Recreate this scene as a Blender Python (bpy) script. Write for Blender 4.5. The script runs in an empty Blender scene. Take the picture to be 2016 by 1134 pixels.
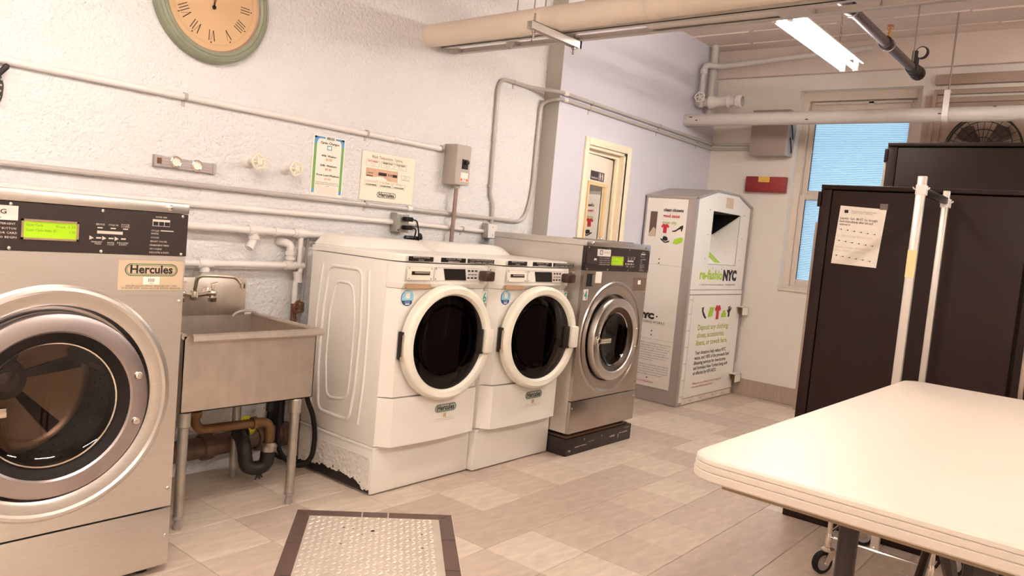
import bpy, bmesh, math, random
from mathutils import Vector, Matrix
random.seed(7)
PI = math.pi
SC = bpy.context.scene
COL = SC.collection

# ------------------------------------------------------------------ camera, world, exposure
cam = bpy.data.cameras.new('camera')
cam.sensor_width = 36.0
cam.lens = 1515.9 / 2016.0 * 36.0
cam.clip_start = 0.02
camo = bpy.data.objects.new('camera', cam)
COL.objects.link(camo)
yaw, pit, rol = [math.radians(v) for v in (39.1328, -4.21506, 5.25589)]
fw = Vector((math.cos(pit) * math.cos(yaw), math.cos(pit) * math.sin(yaw), math.sin(pit)))
rt = Vector((math.sin(yaw), -math.cos(yaw), 0))
up = rt.cross(fw)
cr, sr = math.cos(rol), math.sin(rol)
r2 = rt * cr + up * sr
u2 = up * cr - rt * sr
camo.matrix_world = Matrix(((r2.x, u2.x, -fw.x, 0), (r2.y, u2.y, -fw.y, 0), (r2.z, u2.z, -fw.z, 1.33), (0, 0, 0, 1)))
SC.camera = camo

world = bpy.data.worlds.new('sky')
SC.world = world
world.use_nodes = True
wn = world.node_tree
bg = wn.nodes['Background']
geo = wn.nodes.new('ShaderNodeTexCoord')
sepz = wn.nodes.new('ShaderNodeSeparateXYZ')
wn.links.new(geo.outputs['Generated'], sepz.inputs[0])
mpz = wn.nodes.new('ShaderNodeMapRange')
mpz.inputs[1].default_value, mpz.inputs[2].default_value = -1.0, 1.0
wn.links.new(sepz.outputs['Z'], mpz.inputs[0])
sky = wn.nodes.new('ShaderNodeValToRGB')                # ground below, pale horizon, blue above, the same all the way round
for k, (p, c) in enumerate(((0.0, (0.05, 0.10, 0.16)), (0.48, (0.06, 0.12, 0.19)), (0.51, (0.95, 1.0, 1.0)), (0.62, (0.60, 0.82, 1.0)), (1.0, (0.22, 0.48, 0.95)))):
    e = sky.color_ramp.elements[k] if k < 2 else sky.color_ramp.elements.new(p)
    e.position = p
    e.color = (*c, 1)
wn.links.new(mpz.outputs[0], sky.inputs[0])
wn.links.new(sky.outputs[0], bg.inputs[0])
bg.inputs[1].default_value = 0.62

SC.view_settings.view_transform = 'Standard'
SC.view_settings.look = 'None'
SC.view_settings.gamma = 1.0
SC.view_settings.use_curve_mapping = False
SC.view_settings.exposure = 1.7
TUBE = 40.0            # strength of the fluorescent tubes
TUBE_COL = (1.0, 0.935, 0.86)

# ------------------------------------------------------------------ room numbers (metres)
XF, YW, YV, XG, ZC = 6.96, 3.491, 3.352, 4.462, 3.2
XB, YR = -2.6, -3.2

# ------------------------------------------------------------------ materials
def lin(c):
    return tuple((v / 12.92 if v <= 0.04045 else ((v + 0.055) / 1.055) ** 2.4) for v in c)
MATS = {}
def mat(name, col, rough=0.5, metal=0.0, bump=None, var=None, spec=0.5, coat=0.0, emit=None, rand=None, streak=None):
    """col: sRGB. bump=(scale,strength,distance). var=(scale,amount) mottling. streak=(axis scale xyz, amount)."""
    if name in MATS:
        return MATS[name]
    m = bpy.data.materials.new(name)
    m.use_nodes = True
    nt = m.node_tree
    b = nt.nodes['Principled BSDF']
    c = lin(col)
    b.inputs['Base Color'].default_value = (*c, 1)
    b.inputs['Roughness'].default_value = rough
    b.inputs['Metallic'].default_value = metal
    b.inputs['Specular IOR Level'].default_value = spec
    b.inputs['Coat Weight'].default_value = coat
    if emit:
        b.inputs['Emission Color'].default_value = (*lin(emit[0]), 1)
        b.inputs['Emission Strength'].default_value = emit[1]
    tc = nt.nodes.new('ShaderNodeTexCoord')
    colsock = None
    def chain(fac, lo, hi):
        nonlocal colsock
        r = nt.nodes.new('ShaderNodeMapRange')
        nt.links.new(fac, r.inputs[0])
        r.inputs[1].default_value, r.inputs[2].default_value = 0.25, 0.75
        r.inputs[3].default_value, r.inputs[4].default_value = lo, hi
        h = nt.nodes.new('ShaderNodeHueSaturation')
        nt.links.new(r.outputs[0], h.inputs['Value'])
        if colsock is None:
            h.inputs['Color'].default_value = (*c, 1)
        else:
            nt.links.new(colsock, h.inputs['Color'])
        colsock = h.outputs[0]
    if rand:
        oi = nt.nodes.new('ShaderNodeObjectInfo')
        r = nt.nodes.new('ShaderNodeValToRGB')
        r.color_ramp.interpolation = 'CONSTANT'
        els = r.color_ramp.elements
        for i, rc in enumerate(rand):
            e = els[i] if i < 2 else els.new(0.5)
            e.position = i / len(rand)
            e.color = (*lin(rc), 1)
        nt.links.new(oi.outputs['Random'], r.inputs[0])
        colsock = r.outputs[0]
    if var:
        n = nt.nodes.new('ShaderNodeTexNoise')
        n.inputs['Scale'].default_value = var[0]
        n.inputs['Detail'].default_value = 4
        nt.links.new(tc.outputs['Object'], n.inputs['Vector'])
        chain(n.outputs[0], 1 - var[1], 1 + var[1])
    if streak:
        mp = nt.nodes.new('ShaderNodeMapping')
        mp.inputs['Scale'].default_value = streak[0]
        nt.links.new(tc.outputs['Object'], mp.inputs[0])
        n = nt.nodes.new('ShaderNodeTexNoise')
        n.inputs['Scale'].default_value = 1
        n.inputs['Detail'].default_value = 5
        nt.links.new(mp.outputs[0], n.inputs['Vector'])
        chain(n.outputs[0], 1 - streak[1], 1 + streak[1])
    if colsock is not None:
        nt.links.new(colsock, b.inputs['Base Color'])
    if bump:
        n = nt.nodes.new('ShaderNodeTexNoise')
        n.inputs['Scale'].default_value = bump[0]
        n.inputs['Detail'].default_value = 3
        nt.links.new(tc.outputs['Object'], n.inputs['Vector'])
        bp = nt.nodes.new('ShaderNodeBump')
        bp.inputs['Strength'].default_value = bump[1]
        bp.inputs['Distance'].default_value = bump[2]
        nt.links.new(n.outputs[0], bp.inputs['Height'])
        nt.links.new(bp.outputs[0], b.inputs['Normal'])
    MATS[name] = m
    return m

def thin_glass(name, tint, rough=0.03, refl=1.0):
    """a thin pane: tinted see-through plus a Fresnel mirror reflection"""
    m = bpy.data.materials.new(name)
    m.use_nodes = True
    nt = m.node_tree
    nt.nodes.remove(nt.nodes['Principled BSDF'])
    out = nt.nodes['Material Output']
    t = nt.nodes.new('ShaderNodeBsdfTransparent')
    t.inputs[0].default_value = (*tint, 1)
    g = nt.nodes.new('ShaderNodeBsdfGlossy')
    g.inputs['Roughness'].default_value = rough
    f = nt.nodes.new('ShaderNodeFresnel')
    f.inputs[0].default_value = 1.5
    mu = nt.nodes.new('ShaderNodeMath')
    mu.operation = 'MULTIPLY'
    mu.inputs[1].default_value = refl
    nt.links.new(f.outputs[0], mu.inputs[0])
    mx = nt.nodes.new('ShaderNodeMixShader')
    nt.links.new(mu.outputs[0], mx.inputs[0])
    nt.links.new(t.outputs[0], mx.inputs[1])
    nt.links.new(g.outputs[0], mx.inputs[2])
    nt.links.new(mx.outputs[0], out.inputs[0])
    return m

M_WALL = mat('wall_paint', (0.87, 0.855, 0.85), 0.22, bump=(62, 0.9, 0.013), var=(1.6, 0.03))
M_LAV = mat('lavender_paint', (0.80, 0.785, 0.82), 0.42, bump=(70, 0.25, 0.004), var=(1.2, 0.03))
M_GREYP = mat('grey_paint', (0.73, 0.70, 0.66), 0.45, bump=(70, 0.2, 0.003))
M_FARW = mat('far_wall_paint', (0.885, 0.85, 0.81), 0.5, bump=(50, 0.2, 0.004), var=(2.2, 0.04))
M_CEIL = mat('ceiling_paint', (0.86, 0.79, 0.75), 0.6, bump=(30, 0.3, 0.006), streak=((18, 1.5, 1), 0.07))
M_BROWNP = mat('old_brown_paint', (0.66, 0.57, 0.51), 0.5, bump=(40, 0.25, 0.004), var=(5, 0.06))
M_PIPEW = mat('painted_pipe', (0.88, 0.85, 0.83), 0.35, bump=(45, 0.2, 0.003), var=(9, 0.03))
M_PIPEG = mat('grey_painted_pipe', (0.76, 0.73, 0.71), 0.42, bump=(40, 0.3, 0.003), var=(8, 0.06))
M_COND = mat('conduit_paint', (0.70, 0.665, 0.64), 0.35, bump=(60, 0.12, 0.002))
M_JACKET = mat('pipe_jacket', (0.89, 0.83, 0.765), 0.5, bump=(14, 0.35, 0.006), var=(4, 0.05))
M_STEEL = mat('brushed_steel', (0.86, 0.835, 0.81), 0.34, 1.0, streak=((2, 2, 260), 0.05), bump=(300, 0.02, 0.001))
M_STEELD = mat('dull_steel', (0.72, 0.685, 0.655), 0.30, 1.0, var=(5, 0.08))
M_SINK = mat('sink_steel', (0.82, 0.775, 0.73), 0.42, 1.0, var=(9, 0.1), streak=((30, 30, 3), 0.06))
M_GALV = mat('galvanised_steel', (0.72, 0.70, 0.67), 0.45, 1.0, var=(25, 0.1))
M_CHROME = mat('chrome', (0.90, 0.87, 0.83), 0.12, 1.0)
M_BLACK = mat('black_panel', (0.165, 0.115, 0.10), 0.38, var=(40, 0.06))
M_BLACKP = mat('black_plastic', (0.10, 0.075, 0.065), 0.35)
M_RUBBER = mat('black_rubber', (0.11, 0.08, 0.07), 0.7, spec=0.25)
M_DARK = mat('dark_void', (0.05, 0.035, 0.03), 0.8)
M_WHITE = mat('white_enamel', (0.93, 0.905, 0.87), 0.28, coat=0.2)
M_WHITEC = mat('cream_plastic', (0.93, 0.90, 0.84), 0.35)
M_PEEL = mat('peeled_enamel', (0.93, 0.90, 0.86), 0.35, bump=(38, 0.9, 0.012))
M_RUST = mat('rust', (0.42, 0.27, 0.17), 0.8, var=(30, 0.3))
M_TILE = mat('floor_tile', (0.8, 0.7, 0.62), 0.38, rand=[(0.83, 0.765, 0.70), (0.765, 0.69, 0.625), (0.80, 0.735, 0.665), (0.735, 0.66, 0.60), (0.785, 0.71, 0.64), (0.815, 0.745, 0.675), (0.75, 0.675, 0.615)],
             streak=((7, 26, 10), 0.17), bump=(60, 0.1, 0.002))
M_GROUT = mat('grout', (0.55, 0.46, 0.39), 0.8)
M_BTILE = mat('base_tile', (0.66, 0.58, 0.52), 0.45, streak=((6, 130, 3), 0.16))
M_BGROUT = mat('pale_grout', (0.86, 0.81, 0.75), 0.8)
M_PTILE = mat('dark_border_tile', (0.37, 0.285, 0.255), 0.35, var=(30, 0.08))
M_PLATE = mat('tread_plate', (0.86, 0.81, 0.755), 0.36, 0.35, var=(14, 0.06))
M_CAB = mat('cabinet_black', (0.155, 0.095, 0.078), 0.55, spec=0.2, bump=(400, 0.15, 0.001))
M_CABG = mat('cabinet_taupe', (0.62, 0.54, 0.49), 0.5)
M_TABLE = mat('table_plastic', (0.82, 0.765, 0.71), 0.42, bump=(240, 0.12, 0.0012), var=(3, 0.015))
M_TABLEE = M_TABLE
M_LEG = mat('leg_paint', (0.17, 0.12, 0.105), 0.4)
M_PAPER = mat('paper', (0.93, 0.89, 0.84), 0.7)
M_PRINT = mat('print_black', (0.16, 0.11, 0.10), 0.7)
M_PRINTG = mat('print_grey', (0.55, 0.49, 0.46), 0.7)
M_PRINTL = mat('print_pale', (0.80, 0.74, 0.70), 0.6)
M_PRINTR = mat('print_red', (0.78, 0.22, 0.20), 0.7)
M_PRINTO = mat('print_orange', (0.86, 0.45, 0.33), 0.7)
M_LIME = mat('print_lime', (0.66, 0.80, 0.20), 0.6)
M_OLIVE = mat('print_olive', (0.68, 0.72, 0.27), 0.6)
M_TEAL = mat('print_teal', (0.22, 0.62, 0.56), 0.6)
M_BLUE = mat('print_blue', (0.36, 0.60, 0.78), 0.6)
M_LBLUE = mat('print_light_blue', (0.58, 0.78, 0.86), 0.6)
M_NAVY = mat('print_navy', (0.10, 0.24, 0.46), 0.6)
M_GREEN = mat('print_green', (0.46, 0.64, 0.36), 0.6)
M_DGREEN = mat('print_dark_green', (0.22, 0.42, 0.27), 0.6)
M_SHIRT = mat('print_crimson', (0.76, 0.13, 0.22), 0.6)
M_LCD = mat('lcd_screen', (0.58, 0.72, 0.06), 0.3, emit=((0.60, 0.78, 0.04), 0.10))
M_LCDT = mat('lcd_text', (0.36, 0.50, 0.05), 0.5)
M_CREAMT = mat('door_trim_cream', (0.93, 0.875, 0.77), 0.4)
M_DOOR = mat('door_paint', (0.90, 0.86, 0.80), 0.4)
M_WOOD = mat('pale_wood', (0.90, 0.77, 0.58), 0.5, streak=((40, 40, 4), 0.06))
M_MIRROR = mat('mirror', (0.93, 0.93, 0.92), 0.0, 1.0)
M_REDBOX = mat('red_enamel', (0.53, 0.13, 0.13), 0.4)
M_YEL = mat('yellow_label', (0.86, 0.72, 0.30), 0.5)
M_BRASS = mat('old_brass', (0.48, 0.35, 0.21), 0.45, 0.5, var=(18, 0.25))
M_IRON = mat('dark_iron', (0.13, 0.09, 0.085), 0.5, var=(20, 0.2))
M_WASTE = mat('stained_waste_pipe', (0.40, 0.30, 0.24), 0.5, var=(10, 0.45))
M_CLOCKF = mat('clock_face', (0.80, 0.655, 0.50), 0.5, var=(5, 0.03))
M_CLOCKG = mat('clock_green', (0.53, 0.54, 0.455), 0.4, var=(12, 0.06))
M_CLOCKB = mat('clock_brown', (0.60, 0.47, 0.42), 0.4)
M_BINW = mat('bin_white', (0.92, 0.895, 0.86), 0.35)
M_BING = mat('bin_grey', (0.68, 0.645, 0.625), 0.4, 0.35)
M_FRAME = mat('window_paint', (0.86, 0.80, 0.745), 0.45, bump=(40, 0.15, 0.003))
M_BOXG = mat('grey_box', (0.66, 0.62, 0.60), 0.45)
M_BARE = mat('bare_rod', (0.62, 0.56, 0.53), 0.45, 0.6)
M_SPR = mat('sprinkler_pipe_paint', (0.30, 0.25, 0.26), 0.4, bump=(40, 0.2, 0.002))
M_DRUM = mat('drum_steel', (0.62, 0.55, 0.50), 0.3, 1.0)
M_DRUMD = mat('drum_dark', (0.22, 0.16, 0.14), 0.45, 0.6)
M_BASEB = mat('black_plinth', (0.14, 0.10, 0.085), 0.45, var=(30, 0.3))
M_CASTW = mat('caster_grey', (0.62, 0.58, 0.56), 0.4)
M_GLASS = thin_glass('door_glass', (0.60, 0.50, 0.42), 0.03, 1.0)
M_GLASSD = thin_glass('dark_door_glass', (0.10, 0.075, 0.07), 0.03, 0.8)
M_STICK = mat('film_sticker', (0.78, 0.69, 0.58), 0.4)
M_FILMD = mat('dark_film', (0.50, 0.41, 0.34), 0.4, 0.4)  # brown film of the sticker on washer number four

def tube_mat():
    m = bpy.data.materials.new('tube_light')
    m.use_nodes = True
    b = m.node_tree.nodes['Principled BSDF']
    b.inputs['Base Color'].default_value = (0.9, 0.9, 0.9, 1)
    b.inputs['Emission Color'].default_value = (*TUBE_COL, 1)
    b.inputs['Emission Strength'].default_value = TUBE
    return m
M_TUBE = tube_mat()

def pane_mat():
    m = bpy.data.materials.new('ribbed_frosted_glass')
    m.use_nodes = True
    nt = m.node_tree
    nt.nodes.remove(nt.nodes['Principled BSDF'])
    t = nt.nodes.new('ShaderNodeBsdfTranslucent')
    t.inputs[0].default_value = (0.80, 0.93, 1.0, 1)
    g = nt.nodes.new('ShaderNodeBsdfGlossy')
    g.inputs[0].default_value = (1, 1, 1, 1)
    g.inputs['Roughness'].default_value = 0.25
    mx = nt.nodes.new('ShaderNodeMixShader')
    mx.inputs[0].default_value = 0.06
    nt.links.new(t.outputs[0], mx.inputs[1])
    nt.links.new(g.outputs[0], mx.inputs[2])
    nt.links.new(mx.outputs[0], nt.nodes['Material Output'].inputs[0])
    return m
M_PANE = pane_mat()

# ------------------------------------------------------------------ geometry helpers
def NB():
    return bmesh.new()

def box(bm, x0, x1, y0, y1, z0, z1, bev=0.0, seg=2):
    mtx = Matrix.Translation(((x0 + x1) / 2, (y0 + y1) / 2, (z0 + z1) / 2)) @ Matrix.Diagonal((abs(x1 - x0), abs(y1 - y0), abs(z1 - z0), 1))
    r = bmesh.ops.create_cube(bm, size=1.0, matrix=mtx)
    if bev > 0:
        es = list({e for v in r['verts'] for e in v.link_edges})
        bmesh.ops.bevel(bm, geom=es, offset=bev, segments=seg, affect='EDGES', profile=0.5)
    return bm

def frame_axes(d):
    d = Vector(d).normalized()
    a = Vector((0, 0, 1)) if abs(d.z) < 0.9 else Vector((1, 0, 0))
    u = d.cross(a).normalized()
    return u, d.cross(u).normalized()

def fillet(pts, rad, seg=6):
    pts = [Vector(p) for p in pts]
    out = [pts[0]]
    for i in range(1, len(pts) - 1):
        a, b, c = pts[i - 1], pts[i], pts[i + 1]
        d1, d2 = (a - b), (c - b)
        l = min(rad, d1.length * 0.48, d2.length * 0.48)
        p, q = b + d1.normalized() * l, b + d2.normalized() * l
        for k in range(seg + 1):
            t = k / seg
            out.append(p * (1 - t) ** 2 + b * 2 * t * (1 - t) + q * t * t)
    out.append(pts[-1])
    return out

def tube(bm, pts, r, n=10, caps=True, flat=None):
    """sweep a circle (radius r, or list of radii) along pts; flat=(a,b) gives an oval"""
    pts = [Vector(p) for p in pts]
    rings = []
    u = None
    for i, p in enumerate(pts):
        d = (pts[min(i + 1, len(pts) - 1)] - pts[max(i - 1, 0)]).normalized()
        if u is None:
            u, v = frame_axes(d)
        else:
            u = (u - d * u.dot(d)).normalized()
            v = d.cross(u)
        rr = r[i] if isinstance(r, (list, tuple)) else r
        rings.append([bm.verts.new(p + (u * math.cos(2 * PI * k / n) + v * math.sin(2 * PI * k / n)) * rr) for k in range(n)])
    for a, b in zip(rings, rings[1:]):
        for k in range(n):
            bm.faces.new((a[k], a[(k + 1) % n], b[(k + 1) % n], b[k]))
    if caps:
        bm.faces.new(rings[0][::-1])
        bm.faces.new(rings[-1])
    return bm

def cyl(bm, p0, p1, r, n=16):
    return tube(bm, [p0, p1], r, n)

def lathe(bm, prof, origin, axis, n=48, sx=1.0, sz=1.0, close=False):
    """prof: (radius, height along axis). sx, sz scale the two radial directions (x / z for a -y axis)."""
    o = Vector(origin)
    ax = Vector(axis).normalized()
    if abs(ax.y) > 0.9:
        u, v = Vector((1, 0, 0)), Vector((0, 0, 1))
    elif abs(ax.z) > 0.9:
        u, v = Vector((1, 0, 0)), Vector((0, 1, 0))
    else:
        u, v = frame_axes(ax)
    rings = []
    for (r, h) in prof:
        if r < 1e-6:
            rings.append([bm.verts.new(o + ax * h)])
        else:
            rings.append([bm.verts.new(o + ax * h + u * (r * sx * math.cos(2 * PI * k / n)) + v * (r * sz * math.sin(2 * PI * k / n))) for k in range(n)])
    pairs = list(zip(rings, rings[1:]))
    if close:
        pairs.append((rings[-1], rings[0]))
    for a, b in pairs:
        if len(a) == 1 and len(b) == 1:
            continue
        for k in range(n):
            k2 = (k + 1) % n
            if len(a) == 1:
                bm.faces.new((a[0], b[k2], b[k]))
            elif len(b) == 1:
                bm.faces.new((a[k], a[k2], b[0]))
            else:
                bm.faces.new((a[k], a[k2], b[k2], b[k]))
    return bm

def sphere(bm, c, r, n=10):
    bmesh.ops.create_uvsphere(bm, u_segments=n, v_segments=max(5, n // 2), radius=r, matrix=Matrix.Translation(c))
    return bm

def prism(bm, pts0, pts1):
    a = [bm.verts.new(p) for p in pts0]
    b = [bm.verts.new(p) for p in pts1]
    n = len(a)
    bm.faces.new(a)
    bm.faces.new(b[::-1])
    for k in range(n):
        bm.faces.new((a[k], b[k], b[(k + 1) % n], a[(k + 1) % n]))
    return bm

class Pl:
    """a flat face to put prints on: FY faces -y (u = x), FX faces -x (u = y), both v = z"""
    def __init__(s, kind, val):
        s.kind, s.val = kind, val
        if kind == 'y':
            s.R, s.U, s.N = Vector((1, 0, 0)), Vector((0, 0, 1)), Vector((0, -1, 0))
        else:
            s.R, s.U, s.N = Vector((0, -1, 0)), Vector((0, 0, 1)), Vector((-1, 0, 0))
    def p(s, u, v, o=0.0):
        return Vector((u, s.val - o, v)) if s.kind == 'y' else Vector((s.val - o, u, v))

def poly(bm, fr, pts, o0, o1):
    return prism(bm, [fr.p(u, v, o1) for u, v in pts], [fr.p(u, v, o0) for u, v in pts])

def rect(bm, fr, u0, u1, v0, v1, o0=0.0, o1=0.001, shear=0.0):
    return poly(bm, fr, [(u0, v0), (u1, v0 + shear), (u1, v1 + shear), (u0, v1)], o0, o1)

def disc(bm, fr, u, v, r, o0=0.0, o1=0.001, n=20, su=1.0):
    return poly(bm, fr, [(u + su * r * math.cos(2 * PI * k / n), v + r * math.sin(2 * PI * k / n)) for k in range(n)], o0, o1)

def outline(bm, fr, pts, w, o0=0.0, o1=0.001):
    n = len(pts)
    for k in range(n):
        (a, b), (c, d) = pts[k], pts[(k + 1) % n]
        L = math.hypot(c - a, d - b) or 1e-9
        nx, ny = -(d - b) / L * w / 2, (c - a) / L * w / 2
        ex, ey = (c - a) / L * w / 2, (d - b) / L * w / 2
        poly(bm, fr, [(a - nx - ex, b - ny - ey), (c - nx + ex, d - ny + ey), (c + nx + ex, d + ny + ey), (a + nx - ex, b + ny - ey)], o0, o1)
    return bm

def rrect(u0, u1, v0, v1, r, seg=5):
    pts = []
    for cx, cy, a0 in ((u1 - r, v1 - r, 0), (u0 + r, v1 - r, 90), (u0 + r, v0 + r, 180), (u1 - r, v0 + r, 270)):
        for k in range(seg + 1):
            a = math.radians(a0 + 90 * k / seg)
            pts.append((cx + r * math.cos(a), cy + r * math.sin(a)))
    return pts

def dome(bm, fr, u, v, r, h, o=0.0, n=10):
    lathe(bm, [(r, 0), (r * 0.93, h * 0.5), (r * 0.6, h * 0.88), (0, h)], fr.p(u, v, o), fr.N, n)
    return bm

# ------------------------------------------------------------------ object helpers
LOC = {}
def thing(name, label, cat, loc=(0, 0, 0), group=None, local=False, rotz=0.0):
    o = bpy.data.objects.new(name, None)
    o.empty_display_size = 0.1
    COL.objects.link(o)
    o.location = loc
    o.rotation_euler = (0, 0, rotz)
    o['label'] = label
    o['category'] = cat
    if group:
        o['group'] = group
    LOC[o.name] = Vector((0, 0, 0)) if local else Vector(loc)
    return o

WHOLE = ('print', 'outline', 'barcode', 'form_seam', 'plate_edge', 'minute_ring', 'pictogram', 'warning_stripe', 'scuff', 'level_rib')
def clusters(bm, gap=0.0012):
    """groups of faces: connected pieces whose boxes touch count as one piece"""
    bm.faces.index_update()
    comp = {}
    comps = []
    for f in bm.faces:
        if f in comp:
            continue
        st, fs = [f], []
        comp[f] = len(comps)
        while st:
            g = st.pop()
            fs.append(g)
            for v in g.verts:
                for h in v.link_faces:
                    if h not in comp:
                        comp[h] = len(comps)
                        st.append(h)
        vs = [v.co for g in fs for v in g.verts]
        comps.append((fs, [min(c[i] for c in vs) - gap for i in range(3)], [max(c[i] for c in vs) + gap for i in range(3)]))
    out = []
    for c in comps:
        hit = [o for o in out if any(all(a[1][i] <= c[2][i] and a[2][i] >= c[1][i] for i in range(3)) for a in o)]
        new = [c]
        for h in hit:
            new += h
            out.remove(h)
        out.append(new)
    return [[f for c in o for f in c[0]] for o in out]

def obj(name, bm, m, parent=None, smooth=35, label=None, kind=None):
    if parent is not None and not kind and not any(w in name for w in WHOLE):
        cl = clusters(bm)
        if 1 < len(cl) <= 60:
            cl.sort(key=len, reverse=True)
            made = []
            for fs in cl:
                nb = NB()
                vm = {}
                for f in fs:
                    for v in f.verts:
                        if v not in vm:
                            vm[v] = nb.verts.new(v.co)
                for f in fs:
                    nb.faces.new([vm[v] for v in f.verts])
                made.append(obj1(name, nb, m, parent, smooth, label, None))
            bm.free()
            return made[0]
    return obj1(name, bm, m, parent, smooth, label, kind)

def obj1(name, bm, m, parent=None, smooth=35, label=None, kind=None):
    off = LOC[parent.name] if parent is not None else Vector((0, 0, 0))
    bmesh.ops.remove_doubles(bm, verts=bm.verts, dist=1e-6)
    bmesh.ops.recalc_face_normals(bm, faces=bm.faces)
    if off.length > 0:
        bmesh.ops.translate(bm, verts=bm.verts, vec=-off)
    me = bpy.data.meshes.new(name)
    bm.to_mesh(me)
    bm.free()
    me.materials.append(m)
    if smooth:
        me.polygons.foreach_set('use_smooth', [True] * len(me.polygons))
        me.set_sharp_from_angle(angle=math.radians(smooth))
    o = bpy.data.objects.new(name, me)
    COL.objects.link(o)
    if parent is not None:
        o.parent = parent
    LOC[o.name] = off
    if label:
        o['label'] = label
    if kind:
        o['kind'] = kind
    return o

def single(name, bm, m, label, cat, group=None, smooth=35):
    o = obj(name, bm, m, None, smooth, label)
    o['category'] = cat
    if group:
        o['group'] = group
    return o

def struct(name, bm, m, smooth=35):
    o = obj(name, bm, m, None, smooth)
    o['kind'] = 'structure'
    return o

def text_mesh(s, size, bold=0.0, res=2):
    cu = bpy.data.curves.new('t', 'FONT')
    cu.body = s
    cu.size = size
    cu.offset = bold * size
    cu.resolution_u = res
    o = bpy.data.objects.new('t', cu)
    COL.objects.link(o)
    dg = bpy.context.evaluated_depsgraph_get()
    me = bpy.data.meshes.new_from_object(o.evaluated_get(dg))
    bpy.data.objects.remove(o)
    bpy.data.curves.remove(cu)
    return me

TEXTS = []
def letters(name, fr, items, m, parent, off=0.0012, bold=0.0, mirror=False, slope=0.0, res=2):
    """items: (text, u, v, cap height, align, width or None). slope: rise per unit of u."""
    bm = NB()
    for it in items:
        s, u, v, h, al = it[:5]
        w = it[5] if len(it) > 5 else None
        me = text_mesh(s, h / 0.70, bold, res)
        if not me.vertices:
            continue
        xs = [q.co.x for q in me.vertices]
        x0, x1 = min(xs), max(xs)
        k = (w / (x1 - x0)) if w else 1.0
        vs = []
        for q in me.vertices:
            xx = (q.co.x - x0) * k
            if al == 'c':
                xx -= (x1 - x0) * k / 2
            elif al == 'r':
                xx -= (x1 - x0) * k
            vv = v + q.co.y + slope * xx
            vs.append(bm.verts.new(fr.p(u + xx * (1 if fr.kind == 'y' else -1), vv, off)))
        for pg in me.polygons:
            try:
                bm.faces.new([vs[i] for i in pg.vertices])
            except ValueError:
                pass
        bpy.data.meshes.remove(me)
    off_ = LOC[parent.name]
    bmesh.ops.translate(bm, verts=bm.verts, vec=-off_)
    me = bpy.data.meshes.new(name)
    bm.to_mesh(me)
    bm.free()
    me.materials.append(m)
    o = bpy.data.objects.new(name, me)
    COL.objects.link(o)
    o.parent = parent
    LOC[o.name] = off_
    return o
# ================================================================== THE SETTING
# ------------------------------------------------------------------ floor of tiles
floor = struct('floor', box(NB(), XB, XF + 0.3, YR, YW + 0.05, -0.12, -0.004), M_GROUT, 0)
TX, TY, TX0, TY0 = 0.3145, 0.294, 3.052, 1.693
GAP = 0.0028
tile_me = None
def make_tile(x0, x1, y0, y1):
    global tile_me
    if tile_me is None:
        bm = NB()
        box(bm, -0.5 * TX + GAP / 2, 0.5 * TX - GAP / 2, -0.5 * TY + GAP / 2, 0.5 * TY - GAP / 2, -0.010, 0.0)
        top = [e for e in bm.edges if all(v.co.z > -0.001 for v in e.verts)]
        bmesh.ops.bevel(bm, geom=top, offset=0.0013, segments=1, affect='EDGES')
        tile_me = bpy.data.meshes.new('tile')
        bm.to_mesh(tile_me)
        bm.free()
        tile_me.materials.append(M_TILE)
    o = bpy.data.objects.new('tile', tile_me)
    COL.objects.link(o)
    o.parent = floor
    o.location = ((x0 + x1) / 2, (y0 + y1) / 2, 0)
    o.scale = ((x1 - x0) / TX, (y1 - y0) / TY, 1)
    return o
for i in range(-8, 14):
    for j in range(-6, 7):
        a0, a1 = TX0 + i * TX, min(TX0 + (i + 1) * TX, XF)
        b0, b1 = TY0 + j * TY, min(TY0 + (j + 1) * TY, YW)
        if a1 - a0 > 0.02 and b1 - b0 > 0.02:
            make_tile(a0, a1, b0, b1)
bm = NB()
for i in range(-18, 14):
    for j in range(-17, 7):
        if i >= -8 and j >= -6:
            continue
        a0, a1 = max(TX0 + i * TX, XB), min(TX0 + (i + 1) * TX, XF)
        b0, b1 = max(TY0 + j * TY, YR), min(TY0 + (j + 1) * TY, YW)
        if a1 - a0 > 0.02 and b1 - b0 > 0.02:
            box(bm, a0 + GAP / 2, a1 - GAP / 2, b0 + GAP / 2, b1 - GAP / 2, -0.010, 0.0)
obj('tile_field', bm, M_TILE, floor, 0, kind='stuff')

# ------------------------------------------------------------------ walls
wl = struct('wall_left', box(NB(), XB - 0.2, XF + 0.3, YW, YW + 0.2, -0.1, ZC + 0.1), M_WALL, 0)
# lavender alcove wall standing 14 cm proud of the left wall, with the door opening cut out of it
DX0, DX1, DZ = 4.872, 5.425, 2.035
bm = NB()
for (a, b, c, d) in ((XG, DX0, 0, ZC), (DX1, XF, 0, ZC), (DX0, DX1, DZ, ZC)):
    box(bm, a, b, YV, YW, c, d)
wlav = struct('wall_lavender', bm, M_LAV, 0)
o = obj('return_face', box(NB(), XG - 0.002, XG, YV, YW, 0, ZC), M_GREYP, wlav, 0, label='grey painted return face')
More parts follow.
